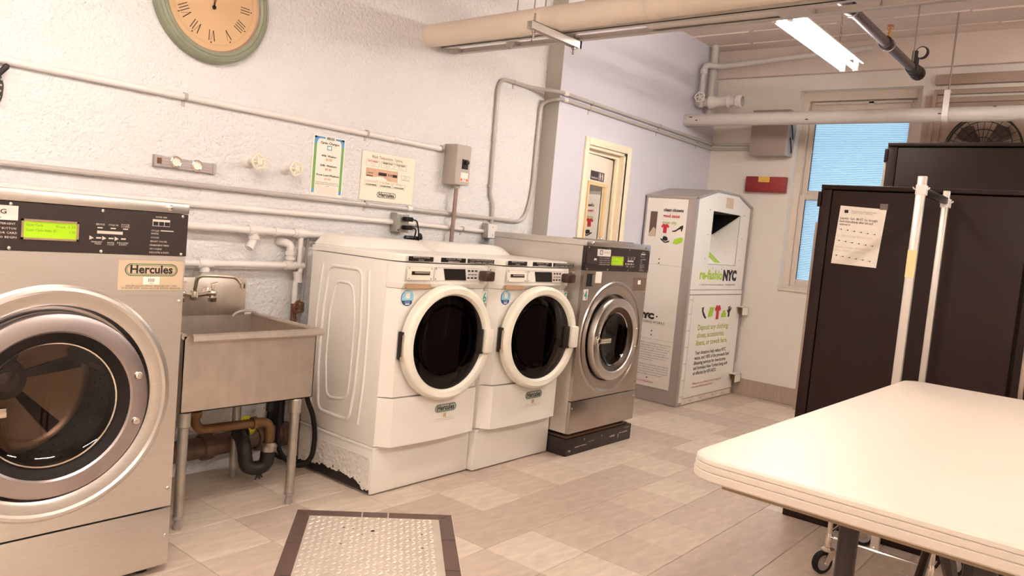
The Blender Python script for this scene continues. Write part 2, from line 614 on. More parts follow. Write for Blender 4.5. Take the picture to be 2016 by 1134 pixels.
# far wall with the window opening
WY0, WY1, WZ0, WZ1 = 1.56, 2.555, 1.03, 2.81
bm = NB()
for (a, b, c, d) in ((WY1, YW, 0, ZC), (YR, WY0, 0, ZC), (WY0, WY1, 0, WZ0), (WY0, WY1, WZ1, ZC)):
    box(bm, XF, XF + 0.28, a, b, c, d)
wf = struct('wall_far', bm, M_FARW, 0)
bm = NB()
box(bm, XF - 0.055, XF, YR, YV, 2.945, ZC, 0.006)
obj('concrete_beam', bm, M_CEIL, wf)
bm = NB()
box(bm, XF - 0.055, XF, YR, 1.47, 2.80, 2.88, 0.004)
box(bm, XF - 0.035, XF, YR, 1.47, 2.725, 2.765, 0.004)
box(bm, XF - 0.045, XF, YR, 1.47, 2.66, 2.70, 0.004)
obj('stepped_lintel', bm, M_BROWNP, wf)
struct('wall_right', box(NB(), XB - 0.2, XF + 0.3, YR - 0.2, YR, -0.1, ZC + 0.1), M_FARW, 0)
struct('wall_back', box(NB(), XB - 0.2, XB, YR, YW, -0.1, ZC + 0.1), M_FARW, 0)
ceil = struct('ceiling', box(NB(), XB - 0.2, XF + 0.3, YR - 0.2, YW + 0.2, ZC, ZC + 0.2), M_CEIL, 0)
# raised seams left between the concrete form boards, running across the room
for k in range(9):
    x = 6.70 - 0.36 * k
    bm = NB()
    y = YR
    while y < YV - 0.05:
        L = random.uniform(0.25, 0.9)
        h = random.uniform(0.004, 0.012)
        xx = x + random.uniform(-0.006, 0.006)
        box(bm, xx - 0.006, xx + 0.006, y, min(y + L, YV), ZC - h, ZC)
        y += L + random.uniform(0, 0.05)
    obj('form_seam', bm, M_CEIL, ceil, 0)

# ------------------------------------------------------------------ base tiles on the far wall and on the lavender wall
bb = struct('baseboard_far', box(NB(), XF - 0.006, XF, -0.5, YV, 0, 0.152), M_BGROUT, 0)
y = YV - 0.014
while y > -0.4:
    y1 = max(y - 0.56, -0.5) if y < 2.6 else 2.577
    obj('tile', box(NB(), XF - 0.016, XF - 0.006, y1 + 0.004, y - 0.004, 0.001, 0.155, 0.0015, 1), M_BTILE, bb)
    y = y1
bb2 = struct('baseboard_lavender', box(NB(), 5.50, XF - 0.017, YV - 0.006, YV, 0, 0.152), M_BGROUT, 0)
for k in range(3):
    a = 5.50 + k * 0.48
    obj('tile', box(NB(), a + 0.004, min(a + 0.476, XF - 0.02), YV - 0.014, YV - 0.006, 0.001, 0.155, 0.0015, 1), M_BTILE, bb2)

# ------------------------------------------------------------------ door with mirror, slightly ajar
d1 = thing('door_1', 'cream door with a mirror and a restroom sign in lavender wall', 'door', (DX1 - 0.03, 3.452, 0), local=True)
del d1['category']
del d1['label']
d1['kind'] = 'structure'
bm = NB()
box(bm, DX0 - 0.05, DX0, YV - 0.018, YV, 0, DZ + 0.055, 0.004)
box(bm, DX1, DX1 + 0.062, YV - 0.018, YV, 0, DZ + 0.055, 0.004)
box(bm, DX0, DX1, YV - 0.018, YV, DZ, DZ + 0.055, 0.004)
casing = struct('trim_1', bm, M_CREAMT)
bm = NB()
box(bm, DX1 - 0.022, DX1, YV, YW, 0, DZ)
box(bm, DX0, DX0 + 0.018, YV, YW, 0, DZ)
box(bm, DX0, DX1, YV, YW, DZ - 0.022, DZ)
box(bm, DX1 - 0.05, DX1 - 0.022, YV + 0.045, YV + 0.07, 0, DZ - 0.022)
box(bm, DX0, DX1 - 0.05, YV + 0.045, YV + 0.07, DZ - 0.052, DZ - 0.022)
obj('jamb', bm, M_CREAMT, casing)
# the leaf: local frame hinged at the +x jamb, x runs towards -x
LOC[d1.name] = Vector((0, 0, 0))
obj('door_leaf', box(NB(), -0.485, -0.004, -0.012, 0.024, 0.012, DZ - 0.058, 0.002), M_DOOR, d1)
FD = Pl('y', -0.012)
bm = NB()
rect(bm, FD, -0.415, -0.135, 0.98, 1.745, 0, 0.003)
mir = obj('mirror_glass', bm, M_MIRROR, d1, 0, label='mirror reflecting the donation bin')
bm = NB()
for (a, b, c, d) in ((-0.44, -0.415, 0.955, 1.772), (-0.135, -0.105, 0.955, 1.772), (-0.415, -0.135, 1.745, 1.772), (-0.415, -0.135, 0.955, 0.98)):
    rect(bm, FD, a, b, c, d, 0, 0.012)
obj('mirror_frame', bm, M_WOOD, d1, label='pale wooden mirror frame')
sg = obj('restroom_sign', rect(NB(), FD, -0.40, -0.165, 1.785, 1.855, 0, 0.003), mat('sign_plum', (0.27, 0.20, 0.22), 0.4), d1, 0, label='dark sign reading Restrooms')
letters('lettering', FD, [('Restrooms', -0.335, 1.796, 0.017, 'c', 0.115)], M_PAPER, sg, 0.004, 0.01)
bm = NB()
rect(bm, FD, -0.262, -0.258, 1.79, 1.85, 0.003, 0.004)
for u in (-0.235, -0.195):
    disc(bm, FD, u, 1.842, 0.007, 0.003, 0.004)
    poly(bm, FD, [(u - 0.012, 1.833), (u - 0.006, 1.835), (u + 0.006, 1.835), (u + 0.012, 1.833), (u + 0.008, 1.812), (u + 0.005, 1.79), (u - 0.005, 1.79), (u - 0.008, 1.812)], 0.003, 0.004)
obj('pictogram', bm, M_PAPER, sg, 0)
d1.rotation_euler = (0, 0, math.radians(7.2))

# ------------------------------------------------------------------ window 1 : two sashes of ribbed frosted glass
XW = XF + 0.115
bm = NB()
a, b = WY0, WY1
box(bm, XW - 0.01, XW + 0.12, b - 0.055, b, WZ0, WZ1)
box(bm, XW - 0.01, XW + 0.12, a, a + 0.055, WZ0, WZ1)
box(bm, XW - 0.012, XW + 0.12, a + 0.055, b - 0.055, WZ1 - 0.075, WZ1)
box(bm, XW - 0.03, XW - 0.0105, a, b, WZ0, WZ0 + 0.035, 0.004)
box(bm, XW - 0.01, XW + 0.12, a + 0.055, b - 0.055, WZ0, WZ0 + 0.035)
w1 = struct('window_1', bm, M_FRAME)
obj('window_sill', box(NB(), XF - 0.012, XW - 0.03, a, b, WZ0 - 0.012, WZ0 + 0.012, 0.004), M_FRAME, w1)
def sash(y0, y1, z0, z1, x, st, top, bot):
    bm = NB()
    box(bm, x, x + 0.035, y0, y0 + st, z0, z1, 0.004)
    box(bm, x, x + 0.035, y1 - st, y1, z0, z1, 0.004)
    box(bm, x, x + 0.035, y0 + st, y1 - st, z1 - top, z1, 0.004)
    box(bm, x, x + 0.035, y0 + st, y1 - st, z0, z0 + bot, 0.004)
    s = obj('sash', bm, M_FRAME, w1)
    bm = NB()
    ya, yb, za, zb = y0 + st, y1 - st, z0 + bot, z1 - top
    n = int((zb - za) / 0.0150)
    prev = None
    for k in range(2 * n + 1):                    # ribs moulded across the pane
        z = za + (zb - za) * k / (2 * n)
        xx = x + 0.016 + (0.0085 if k % 2 else 0)
        cur = (bm.verts.new((xx, ya, z)), bm.verts.new((xx, yb, z)))
        if prev:
            bm.faces.new((prev[0], prev[1], cur[1], cur[0]))
        prev = cur
    obj('pane', bm, M_PANE, s, 60, label='pale blue ribbed frosted glass')
sash(a + 0.057, b - 0.057, 1.90, WZ1 - 0.077, XW + 0.04, 0.052, 0.075, 0.04)
sash(a + 0.057, b - 0.057, WZ0 + 0.037, 1.90, XW + 0.002, 0.052, 0.045, 0.062)
bm = NB()
box(bm, XW + 0.005, XW + 0.025, a + 0.09, b - 0.10, WZ1 - 0.105, WZ1 - 0.09)
box(bm, XW + 0.005, XW + 0.02, a + 0.40, a + 0.44, WZ1 - 0.12, WZ1 - 0.085)
obj('shade_bracket', bm, M_FRAME, w1)

# ------------------------------------------------------------------ window 2 : boarded bay beside it that holds the fan
bm = NB()
box(bm, XF - 0.03, XF, 1.40, 1.53, 1.0, 2.72, 0.004)
box(bm, XF - 0.05, XF, 1.445, 1.475, 1.0, 2.74, 0.004)
w2 = struct('window_2', bm, M_BROWNP)
obj('boarding', box(NB(), XF - 0.012, XF, -0.6, 1.40, 1.0, 2.66), M_BROWNP, w2)

# ================================================================== ROOM LAMPS AND ADDED FILL LAMPS
def fixture(x0, x1, y, z, label, grp, seen=True):
    t = thing('fluorescent_light', label, 'lamp', ((x0 + x1) / 2, y, z + 0.08), grp)
    bm = NB()
    pr = [(-0.075, 0.03), (-0.085, 0.034), (-0.045, 0.075), (0.045, 0.075), (0.085, 0.034), (0.075, 0.03), (0.04, 0.066), (-0.04, 0.066)]
    prism(bm, [(x0 - 0.02, y + q, z + h) for q, h in pr], [(x1 + 0.02, y + q, z + h) for q, h in pr])
    obj('housing', bm, M_WHITE, t)
    for s in (-1, 1):
        obj('tube', cyl(NB(), (x0 + 0.02, y + s * 0.042, z), (x1 - 0.02, y + s * 0.042, z), 0.0135, 12), M_TUBE, t, label='glowing fluorescent tube')
        for xx in (x0 + 0.005, x1 - 0.005):
            obj('lamp_holder', box(NB(), xx - 0.012, xx + 0.012, y + s * 0.042 - 0.014, y + s * 0.042 + 0.014, z - 0.016, z + 0.062, 0.003), M_WHITE, t)
    for xx in (x0 + 0.25, x1 - 0.25):
        c = NB()
        zz = z + 0.08
        k = 0
        while zz < ZC - 0.01:
            e = 0.016
            pts = [(xx + (0.007 * math.cos(q) if k % 2 else 0), y + (0 if k % 2 else 0.007 * math.cos(q)), zz + e + e * 1.25 * math.sin(q)) for q in [2 * PI * i / 8 for i in range(9)]]
            tube(c, pts, 0.0018, 4, False)
            zz += 0.031
            k += 1
        obj('chain', c, M_BARE, t)
    return t
fixture(4.14, 5.36, 1.665, 2.60, 'lit twin tube fluorescent lamp hanging on chains below the concrete ceiling', None)
fixture(0.25, 1.47, 1.66, 2.66, 'twin tube fluorescent lamp above the near coin washer, out of view', None)
fixture(-1.9, -0.7, 1.8, 2.62, 'twin tube fluorescent lamp at the back end of the row', None)
fixture(1.9, 3.1, -0.65, 2.66, 'added twin tube fill lamp in a second row out of view', None)  # unseen second row, added as fill for the machine fronts
fixture(4.6, 5.8, -0.65, 2.66, 'added far twin tube fill lamp of the second row out of view', None)
fixture(-0.9, 0.3, -0.65, 2.66, 'added back twin tube fill lamp of the second row out of view', None)

# ================================================================== PIPES OVERHEAD
PX, PZ = 3.285, 2.455
t = thing('insulated_pipe', 'big tan insulated pipe running from the left wall across the ceiling', 'pipe', (PX, YW, PZ))
obj('jacket', cyl(NB(), (PX, YR, PZ + 0.06), (PX, YW, PZ), 0.066, 28), M_JACKET, t)
bm = NB()
for yy in (2.66, 1.98, 1.2):
    zz = PZ + 0.06 * (YW - yy) / (YW - YR)
    lathe(bm, [(0.0662, 0), (0.0685, 0.004), (0.0685, 0.055), (0.0662, 0.06)], (PX, yy, zz), (0, -1, 0), 28)
obj('jacket_joint', bm, M_JACKET, t, label='wrapped joint of the pipe jacket')
bm = NB()
for yy in (2.62, 2.36):
    cyl(bm, (PX, yy, PZ + 0.05), (PX, yy, ZC), 0.004, 6)
obj('hanger_rod', bm, M_BARE, t)
# strut under the pipe
t = thing('strut_bracket', 'white metal strut bolted under the big tan pipe pointing into the room', 'bracket', (3.2, 2.535, 2.375))
bm = NB()
for (q0, q1, z0, z1) in ((-0.02, -0.017, 2.355, 2.395), (0.017, 0.02, 2.355, 2.395), (-0.02, 0.02, 2.392, 2.395)):
    box(bm, 3.06, 3.50, 2.535 + q0, 2.535 + q1, z0, z1)
box(bm, 3.485, 3.50, 2.515, 2.555, 2.355, 2.395)
obj('channel', bm, M_PIPEW, t)
bm = NB()
for xx in (3.10, 3.455):
    cyl(bm, (xx, 2.535, 2.315), (xx, 2.535, 2.44), 0.005, 8)
    lathe(bm, [(0.011, 0), (0.011, 0.01)], (xx, 2.535, 2.344), (0, 0, 1), 6)
obj('threaded_rod', bm, M_BARE, t)
# tray of two rails
t = thing('cable_tray', 'white painted steel tray of two rails hung beside the big tan pipe', 'tray', (3.46, YW, 2.42))
RX0, RX1 = 3.375, 3.545
def zr(y):
    return 2.405 + 0.012 * (YW - y) / 3.0
for x, s in ((RX0, 1), (RX1, -1)):
    bm = NB()
    y0, y1 = YR, YW - 0.02
    pr = [(-0.003, 0), (0.003 if s > 0 else 0.003, 0), (0.003, 0.034), (-0.003, 0.034)]
    prism(bm, [(x + q, y0, zr(y0) + h) for q, h in pr], [(x + q, y1, zr(y1) + h) for q, h in pr])
    pr = [(-0.003, 0), (s * 0.028, 0), (s * 0.028, 0.004), (-0.003, 0.004)] if s > 0 else [(0.003, 0), (-0.028, 0), (-0.028, 0.004), (0.003, 0.004)]
    prism(bm, [(x + q, y0, zr(y0) + h) for q, h in pr], [(x + q, y1, zr(y1) + h) for q, h in pr])
    obj('rail', bm, M_PIPEG, t)
obj('end_bar', box(NB(), RX0, RX1, YW - 0.024, YW - 0.018, 2.405, 2.437), M_PIPEG, t)
bm = NB()
box(bm, RX0 + 0.003, RX1 - 0.003, 1.42, 2.1, 2.425, 2.429)
obj('cover_plate', bm, M_PIPEW, t, label='peeling cover plate between the rails')
obj('cross_piece', box(NB(), RX0, RX1, 1.27, 1.42, 2.412, 2.455, 0.004), M_PIPEG, t)
for yy in (3.0, 2.57):
    bm = NB()
    lathe(bm, [(0.012, -0.045), (0.02, -0.02), (0.03, 0.0), (0.03, 0.02)], (3.46, yy, 2.43), (0, 0, 1), 10)
    box(bm, RX0, RX1, yy - 0.012, yy + 0.012, 2.425, 2.44)
    obj('hanger_clip', bm, M_PIPEG, t)
bm = NB()
for yy in (2.9, 1.0, -0.8):
    for xx in (RX0 + 0.01, RX1 - 0.01):
        cyl(bm, (xx, yy, 2.43), (xx, yy, ZC), 0.004, 6)
obj('hanger_rod', bm, M_BARE, t)

# white pipe in front of the window
FX, FZ = 6.377, 2.466
t = thing('white_pipe', 'thick white painted pipe crossing in front of the blue window', 'pipe', (FX, YV, FZ))
obj('pipe_run', cyl(NB(), (FX, YR, FZ), (FX, YV, FZ), 0.054, 28), M_PIPEG, t)
bm = NB()
lathe(bm, [(0.056, -0.02), (0.058, -0.02), (0.058, 0.02), (0.056, 0.02)], (FX, 1.255, FZ), (0, 1, 0), 24, close=True)
box(bm, FX - 0.06, FX - 0.054, 1.235, 1.275, FZ - 0.02, FZ + 0.17)
box(bm, FX - 0.06, FX + 0.0, 1.235, 1.275, FZ + 0.16, FZ + 0.165)
obj('clevis_hanger', bm, M_PIPEW, t)
obj('hanger_rod', cyl(NB(), (FX - 0.02, 1.255, FZ + 0.14), (FX - 0.02, 1.255, ZC), 0.006, 8), M_BARE, t)
bm = NB()
for (y, z, L) in ((3.28, 0.02, 0.03), (3.22, -0.01, 0.02), (2.25, -0.02, 0.025), (1.29, 0.0, 0.02), (0.95, 0.045, 0.02), (0.7, 0.04, 0.03)):
    a0 = math.asin(max(-0.9, min(0.9, z / 0.054)))
    x = FX - 0.0545 * math.cos(a0)
    box(bm, x - 0.001, x + 0.004, y - L / 2, y + L / 2, FZ + z - 0.004, FZ + z + 0.004)
obj('paint_chip', bm, M_IRON, t, label='bare spots where the paint has flaked off')

# sprinkler pipe
SY = 1.455
t = thing('sprinkler_pipe', 'black sprinkler pipe slung under the ceiling towards the window, beside the lit lamp', 'pipe', (4.5, SY, 2.75))
def zs(x):
    return 2.752
obj('pipe_run', cyl(NB(), (0.5, SY, 2.752), (6.28, SY, 2.752), 0.03, 16), M_SPR, t)
bm = NB()
for x in (4.55, 5.36, 6.08):
    lathe(bm, [(0.03, -0.03), (0.04, -0.03), (0.042, 0), (0.04, 0.03), (0.03, 0.03)], (x, SY, 2.752), (1, 0, 0), 16)
obj('coupling', bm, M_IRON, t)
bm = NB()
for x in (4.60, 5.42):
    lathe(bm, [(0.038, -0.006), (0.043, -0.006), (0.043, 0.006), (0.038, 0.006)], (x, SY, 2.752), (1, 0, 0), 16, close=True)
obj('hanger_ring', bm, M_BARE, t)
bm = NB()
cyl(bm, (5.42, SY, 2.78), (5.42, SY, 2.84), 0.012, 8)
lathe(bm, [(0.008, 0), (0.012, 0.012), (0.006, 0.02), (0.006, 0.035), (0.022, 0.037), (0.022, 0.04)], (5.42, SY, 2.84), (0, 0, 1), 10)
for s in (-1, 1):
    tube(bm, [(5.42, SY + s * 0.012, 2.85), (5.42, SY + s * 0.02, 2.865), (5.42, SY, 2.88)], 0.003, 5)
obj('sprinkler_head', bm, mat('bright_brass', (0.72, 0.52, 0.33), 0.35, 0.7), t)
bm = NB()
lathe(bm, [(0.03, 0), (0.045, 0.01), (0.045, 0.06), (0.036, 0.07), (0.05, 0.10), (0.05, 0.16), (0.032, 0.18), (0.032, 0.21), (0.0, 0.21)], (6.12, SY, 2.752), (1, 0, 0), 14)
cyl(bm, (6.2, SY, 2.752), (6.2, SY, 2.85), 0.012, 8)
cyl(bm, (6.12, SY, 2.752), (6.12, SY, 2.88), 0.02, 8)
obj('end_valve', bm, M_IRON, t)
bm = NB()
lathe(bm, [(0.0, 0.0), (0.042, 0.0), (0.045, 0.005), (0.045, 0.03), (0, 0.03)], (6.22, SY - 0.03, 2.885), (-1, 0.25, 0), 20)
g = obj('gauge', bm, M_IRON, t)
bm = NB()
lathe(bm, [(0.0, 0.0315), (0.037, 0.0315), (0.037, 0.033), (0, 0.033)], (6.22, SY - 0.03, 2.885), (-1, 0.25, 0), 20)
obj('gauge_face', bm, M_PAPER, g)
obj('hanger_rod', cyl(NB(), (6.08, SY, 2.76), (6.08, SY, ZC), 0.005, 8), M_BARE, t)

# heating pipes in the far corner
t = thing('corner_riser_pipe', 'white painted steam pipe dropping down the corner to a valve above the thick pipe', 'pipe', (6.5, 3.29, 2.98))
obj('pipe_run', tube(NB(), fillet([(6.50, 3.285, 2.60), (6.50, 3.285, 2.985), (6.62, 3.20, 2.99), (6.66, 1.9, 3.07)], 0.05, 5), 0.026, 12), M_PIPEG, t)
obj('elbow', lathe(NB(), [(0.026, 0), (0.034, 0.005), (0.034, 0.045), (0.026, 0.05)], (6.50, 3.285, 2.90), (0, 0, 1), 12), M_PIPEG, t)
t = thing('ceiling_riser_pipe', 'white painted riser pipe going up into the concrete ceiling in the far corner', 'pipe', (6.69, 3.29, 2.9))
obj('pipe_run', cyl(NB(), (6.69, 3.29, 2.55), (6.69, 3.29, ZC), 0.034, 14), M_PIPEG, t)
obj('pipe_collar', lathe(NB(), [(0.034, 0), (0.046, 0.004), (0.046, 0.05), (0.034, 0.055)], (6.69, 3.29, 2.98), (0, 0, 1), 14), M_PIPEG, t)
t = thing('corner_valve', 'white painted valve with a round spoked handwheel in the far corner', 'valve', (6.55, 3.15, 2.655))
bm = NB()
lathe(bm, [(0.0, 0), (0.05, 0.0), (0.055, 0.02), (0.045, 0.04), (0.042, 0.13), (0.05, 0.15), (0.058, 0.17), (0.058, 0.2), (0.036, 0.22), (0.036, 0.33)], (6.55, 3.02, 2.655), (0, 1, 0), 16)
lathe(bm, [(0.045, -0.11), (0.06, -0.10), (0.06, -0.06), (0.04, -0.04), (0.04, 0.0)], (6.55, 3.02, 2.655), (0, 1, 0), 16)
cyl(bm, (6.55, 3.26, 2.655), (6.43, 3.26, 2.675), 0.014, 8)
obj('valve_body', bm, M_PIPEW, t)
bm = NB()
def handwheel(bm, c, ax, R, r, spokes=5):
    c, ax = Vector(c), Vector(ax).normalized()
    u, v = frame_axes(ax)
    pts = [c + u * (R + 0.08 * R * math.cos(5 * 2 * PI * k / 40)) * math.cos(2 * PI * k / 40) + v * (R + 0.08 * R * math.cos(5 * 2 * PI * k / 40)) * math.sin(2 * PI * k / 40) for k in range(41)]
    tube(bm, pts, r, 6, False)
    for k in range(spokes):
        a = 2 * PI * k / spokes
        cyl(bm, c, c + u * R * math.cos(a) + v * R * math.sin(a), r * 0.8, 6)
    lathe(bm, [(0, -0.012), (r * 2.2, -0.012), (r * 2.2, 0.012), (0, 0.012)], c, ax, 10)
handwheel(bm, (6.42, 3.26, 2.68), (-1, -0.2, 0.2), 0.042, 0.006)
obj('handwheel', bm, M_PIPEW, t)

# crack and conduit boxes on the far wall
t = thing('junction_cabinet', 'grey steel junction cabinet under the thick white pipe beside the window', 'box', (6.87, 2.73, 2.37))
obj('cabinet_box', box(NB(), 6.795, XF - 0.001, 2.565, 2.905, 2.215, 2.62, 0.003), M_BOXG, t)
obj('cover', box(NB(), 6.790, 6.795, 2.57, 2.90, 2.22, 2.615, 0.002), mat('box_cover', (0.60, 0.53, 0.50), 0.45), t)
bm = NB()
for z in (2.28, 2.4):
    tube(bm, [(6.86, 2.565, z + 0.1), (6.85, 2.552, z + 0.06), (6.87, 2.548, z), (6.9, 2.555, z - 0.03)], 0.006, 6)
obj('loose_wire', bm, M_BLACKP, t)
t = thing('red_wall_box', 'flat red metal box with a yellow label on the far wall', 'box', (6.93, 2.76, 1.965))
obj('box_body', box(NB(), 6.905, XF - 0.001, 2.575, 2.95, 1.895, 2.035, 0.004), M_REDBOX, t)
FRB = Pl('x', 6.905)
lb = obj('warning_label', rect(NB(), FRB, 2.725, 2.83, 1.985, 2.035, 0, 0.001), M_YEL, t, 0)
letters('lettering', FRB, [('CAUTION', 2.7775, 2.019, 0.009, 'c', 0.07), ('DO NOT OPEN', 2.7775, 2.006, 0.006, 'c', 0.08), ('ALARM SOUNDS', 2.7775, 1.995, 0.006, 'c', 0.08)], M_PRINTR, lb, 0.0018)

# fan in the boarded bay
t = thing('wall_fan', 'round black caged fan half hidden behind the tall cabinet', 'fan', (6.86, 1.075, 2.29))
bm = NB()
for R, x in ((0.255, 6.85), (0.255, 6.92), (0.20, 6.835), (0.14, 6.828), (0.08, 6.825)):
    tube(bm, [(x, 1.075 + R * math.cos(2 * PI * k / 40), 2.29 + R * math.sin(2 * PI * k / 40)) for k in range(41)], 0.004 if R < 0.25 else 0.007, 5, False)
for k in range(24):
    a = 2 * PI * k / 24
    tube(bm, [(6.825, 1.075 + 0.05 * math.cos(a), 2.29 + 0.05 * math.sin(a)), (6.83, 1.075 + 0.16 * math.cos(a), 2.29 + 0.16 * math.sin(a)), (6.85, 1.075 + 0.255 * math.cos(a), 2.29 + 0.255 * math.sin(a)), (6.92, 1.075 + 0.255 * math.cos(a), 2.29 + 0.255 * math.sin(a))], 0.0022, 4)
obj('fan_cage', bm, M_BLACKP, t)
for k in range(4):
    a = PI / 4 + k * PI / 2
    bm = NB()
    pts0, pts1 = [], []
    for (r, w) in ((0.04, -0.3), (0.2, -0.38), (0.225, 0.0), (0.2, 0.35), (0.04, 0.5)):
        y, z = 1.075 + r * math.cos(a + w), 2.29 + r * math.sin(a + w)
        pts0.append((6.885 + w * 0.04, y, z))
        pts1.append((6.889 + w * 0.04, y, z))
    prism(bm, pts0, pts1)
    obj('blade', bm, mat('fan_blade', (0.30, 0.24, 0.22), 0.4), t)
obj('motor', lathe(NB(), [(0, -0.05), (0.05, -0.045), (0.06, 0.0), (0.06, 0.03), (0, 0.04)], (6.90, 1.075, 2.29), (1, 0, 0), 16), M_BLACKP, t)
obj('wall_bracket', box(NB(), 6.92, XF - 0.014, 1.045, 1.105, 2.02, 2.10, 0.004), M_BLACKP, t)
obj('bracket_arm', cyl(NB(), (6.93, 1.075, 2.06), (6.93, 1.075, 2.24), 0.012, 8), M_BLACKP, t)

# ================================================================== CONDUITS AND PIPES ON THE LEFT WALL
def strap(parent, p, r, axis, wall=YW):
    bm = NB()
    x, y, z = p
    lathe(bm, [(r * 1.02, -0.008), (r + 0.003, -0.008), (r + 0.003, 0.008), (r * 1.02, 0.008)], p, axis, 12, close=True)
    if abs(Vector(axis).x) > 0.5:
        box(bm, x - 0.008, x + 0.008, wall - 0.003, wall, z - r - 0.03, z - r + 0.004)
    else:
        box(bm, x + r - 0.004, x + r + 0.03, wall - 0.003, wall, z - 0.008, z + 0.008)
    obj('strap', bm, M_COND, parent)
RC = 0.0125
yc = YW - RC - 0.002
t = thing('upper_conduit', 'thin painted conduit on left wall ending at the grey breaker box', 'conduit', (2, yc, 1.805))
obj('conduit_run', cyl(NB(), (XB, yc, 1.812), (3.462, yc, 1.80), 0.0155, 12), M_PIPEW, t)
obj('conduit_joint', lathe(NB(), [(0.0155, 0), (0.0195, 0.003), (0.0195, 0.035), (0.0155, 0.038)], (3.05, yc, 1.8025), (1, 0, 0), 12), M_PIPEW, t)
obj('connector_nut', lathe(NB(), [(0.0155, 0), (0.024, 0.002), (0.024, 0.018), (0.0155, 0.02)], (3.44, yc, 1.80), (1, 0, 0), 8), M_GALV, t)
for x in (1.78, 2.85):
    strap(t, (x, yc, 1.805), 0.0155, (1, 0, 0))
t = thing('loop_conduit', 'thin conduit along the wall that curves up beside the grey corner and over it', 'conduit', (3, yc, 1.41))
P = fillet([(XB, yc, 1.425), (4.335, yc, 1.40), (4.40, yc, 1.60), (4.405, yc, 2.27), (XG - 0.012, YV - 0.02, 2.297), (XG + 0.1, YV - 0.0145, 2.297)], 0.16, 8)
P += fillet([(XG + 0.12, YV - 0.0145, 2.297), (XF - 0.02, YV - 0.0145, 2.285), (XF - 0.0155, YV - 0.03, 2.285), (XF - 0.0155, 2.905, 2.285)], 0.05, 4)
obj('conduit_run', tube(NB(), P, 0.0135, 10), M_COND, t)
bm = NB()
lathe(bm, [(0.0135, 0), (0.018, 0.003), (0.018, 0.045), (0.0135, 0.05)], (XG + 0.02, YV - 0.016, 2.297), (1, 0, 0), 10)
lathe(bm, [(0.0135, 0), (0.017, 0.003), (0.017, 0.035), (0.0135, 0.038)], (3.2, yc, 1.408), (1, 0, 0), 10)
obj('conduit_joint', bm, M_PIPEW, t)
for x, z in ((2.88, 1.41), (3.62, 1.405)):
    strap(t, (x, yc, z), 0.0135, (1, 0, 0))
strap(t, (4.405, yc, 2.0), 0.0135, (0, 0, 1))
for x in (4.83, 5.87, 6.62):
    strap(t, (x, YV - 0.0145, 2.292), 0.0135, (1, 0, 0), YV)
t = thing('arched_conduit', 'thin conduit rising from outlet box, arching over and along the lavender wall', 'conduit', (3.95, yc, 1.4))
P = fillet([(3.985, yc, 1.365), (3.985, yc, 1.50), (3.945, yc, 1.56), (3.93, yc, 2.345), (4.30, yc, 2.345), (XG - 0.012, YV - 0.02, 2.342), (XG + 0.1, YV - 0.0145, 2.342)], 0.10, 7)
P += fillet([(XG + 0.12, YV - 0.0145, 2.342), (XF - 0.02, YV - 0.0145, 2.33), (XF - 0.0155, YV - 0.03, 2.33), (XF - 0.0155, 2.905, 2.33)], 0.05, 4)
obj('conduit_run', tube(NB(), P, 0.0135, 10), M_COND, t)
obj('conduit_joint', lathe(NB(), [(0.0135, 0), (0.018, 0.003), (0.018, 0.045), (0.0135, 0.05)], (XG + 0.02, YV - 0.016, 2.342), (1, 0, 0), 10), M_PIPEW, t)
for z in (1.62, 1.93):
    strap(t, (3.935, yc, z), 0.0135, (0, 0, 1))
strap(t, (4.10, yc, 2.345), 0.0135, (1, 0, 0))
for x in (4.86, 5.90):
    strap(t, (x, YV - 0.0145, 2.338), 0.0135, (1, 0, 0), YV)
t = thing('outlet_conduit', 'painted conduit run linking the two outlet boxes above the white washers', 'conduit', (2, yc, 1.315))
obj('conduit_run', cyl(NB(), (XB, yc, 1.325), (3.10, yc, 1.318), 0.017, 12), M_PIPEW, t)
obj('conduit_run', cyl(NB(), (3.16, yc, 1.318), (3.905, yc, 1.31), 0.0135, 12), M_PIPEW, t)
for x in (3.28, 3.70):
    strap(t, (x, yc, 1.315), 0.0135, (1, 0, 0))

# breaker box with its drop
t = thing('breaker_box', 'grey breaker box with a black switch on the left wall', 'box', (3.55, 3.45, 1.7))
obj('enclosure', box(NB(), 3.492, 3.628, 3.385, YW - 0.001, 1.588, 1.838, 0.003), mat('breaker_grey', (0.66, 0.61, 0.575), 0.45), t)
FB = Pl('y', 3.385)
obj('cover', rect(NB(), FB, 3.497, 3.623, 1.593, 1.833, 0, 0.003), mat('breaker_grey2', (0.69, 0.64, 0.60), 0.45), t)
bm = NB()
rect(bm, FB, 3.548, 3.60, 1.69, 1.75, 0.003, 0.008)
sw = obj('switch_plate', bm, M_BLACKP, t)
obj('toggle', box(NB(), 3.562, 3.588, 3.355, 3.377, 1.722, 1.742, 0.003), M_BLACKP, t)
lb = obj('label_plate', rect(NB(), FB, 3.545, 3.61, 1.634, 1.668, 0.003, 0.004), M_PAPER, t, 0)
lb2 = obj('label_plate', rect(NB(), FB, 3.538, 3.618, 1.612, 1.634, 0.003, 0.0042), M_PAPER, t, 0)
bm = NB()
rect(bm, FB, 3.54, 3.562, 1.615, 1.631, 0.0042, 0.005)
rect(bm, FB, 3.592, 3.616, 1.615, 1.631, 0.0042, 0.005)
obj('warning_stripe', bm, M_PRINTO, lb2, 0)
letters('lettering', FB, [('7', 3.577, 1.615, 0.015, 'c')], M_PRINT, lb2, 0.0052, 0.02)
bm = NB()
for x in (3.505, 3.615):
    for z in (1.598, 1.827):
        dome(bm, FB, x, z, 0.005, 0.003, 0.003, 8)
obj('screw', bm, M_CHROME, t)
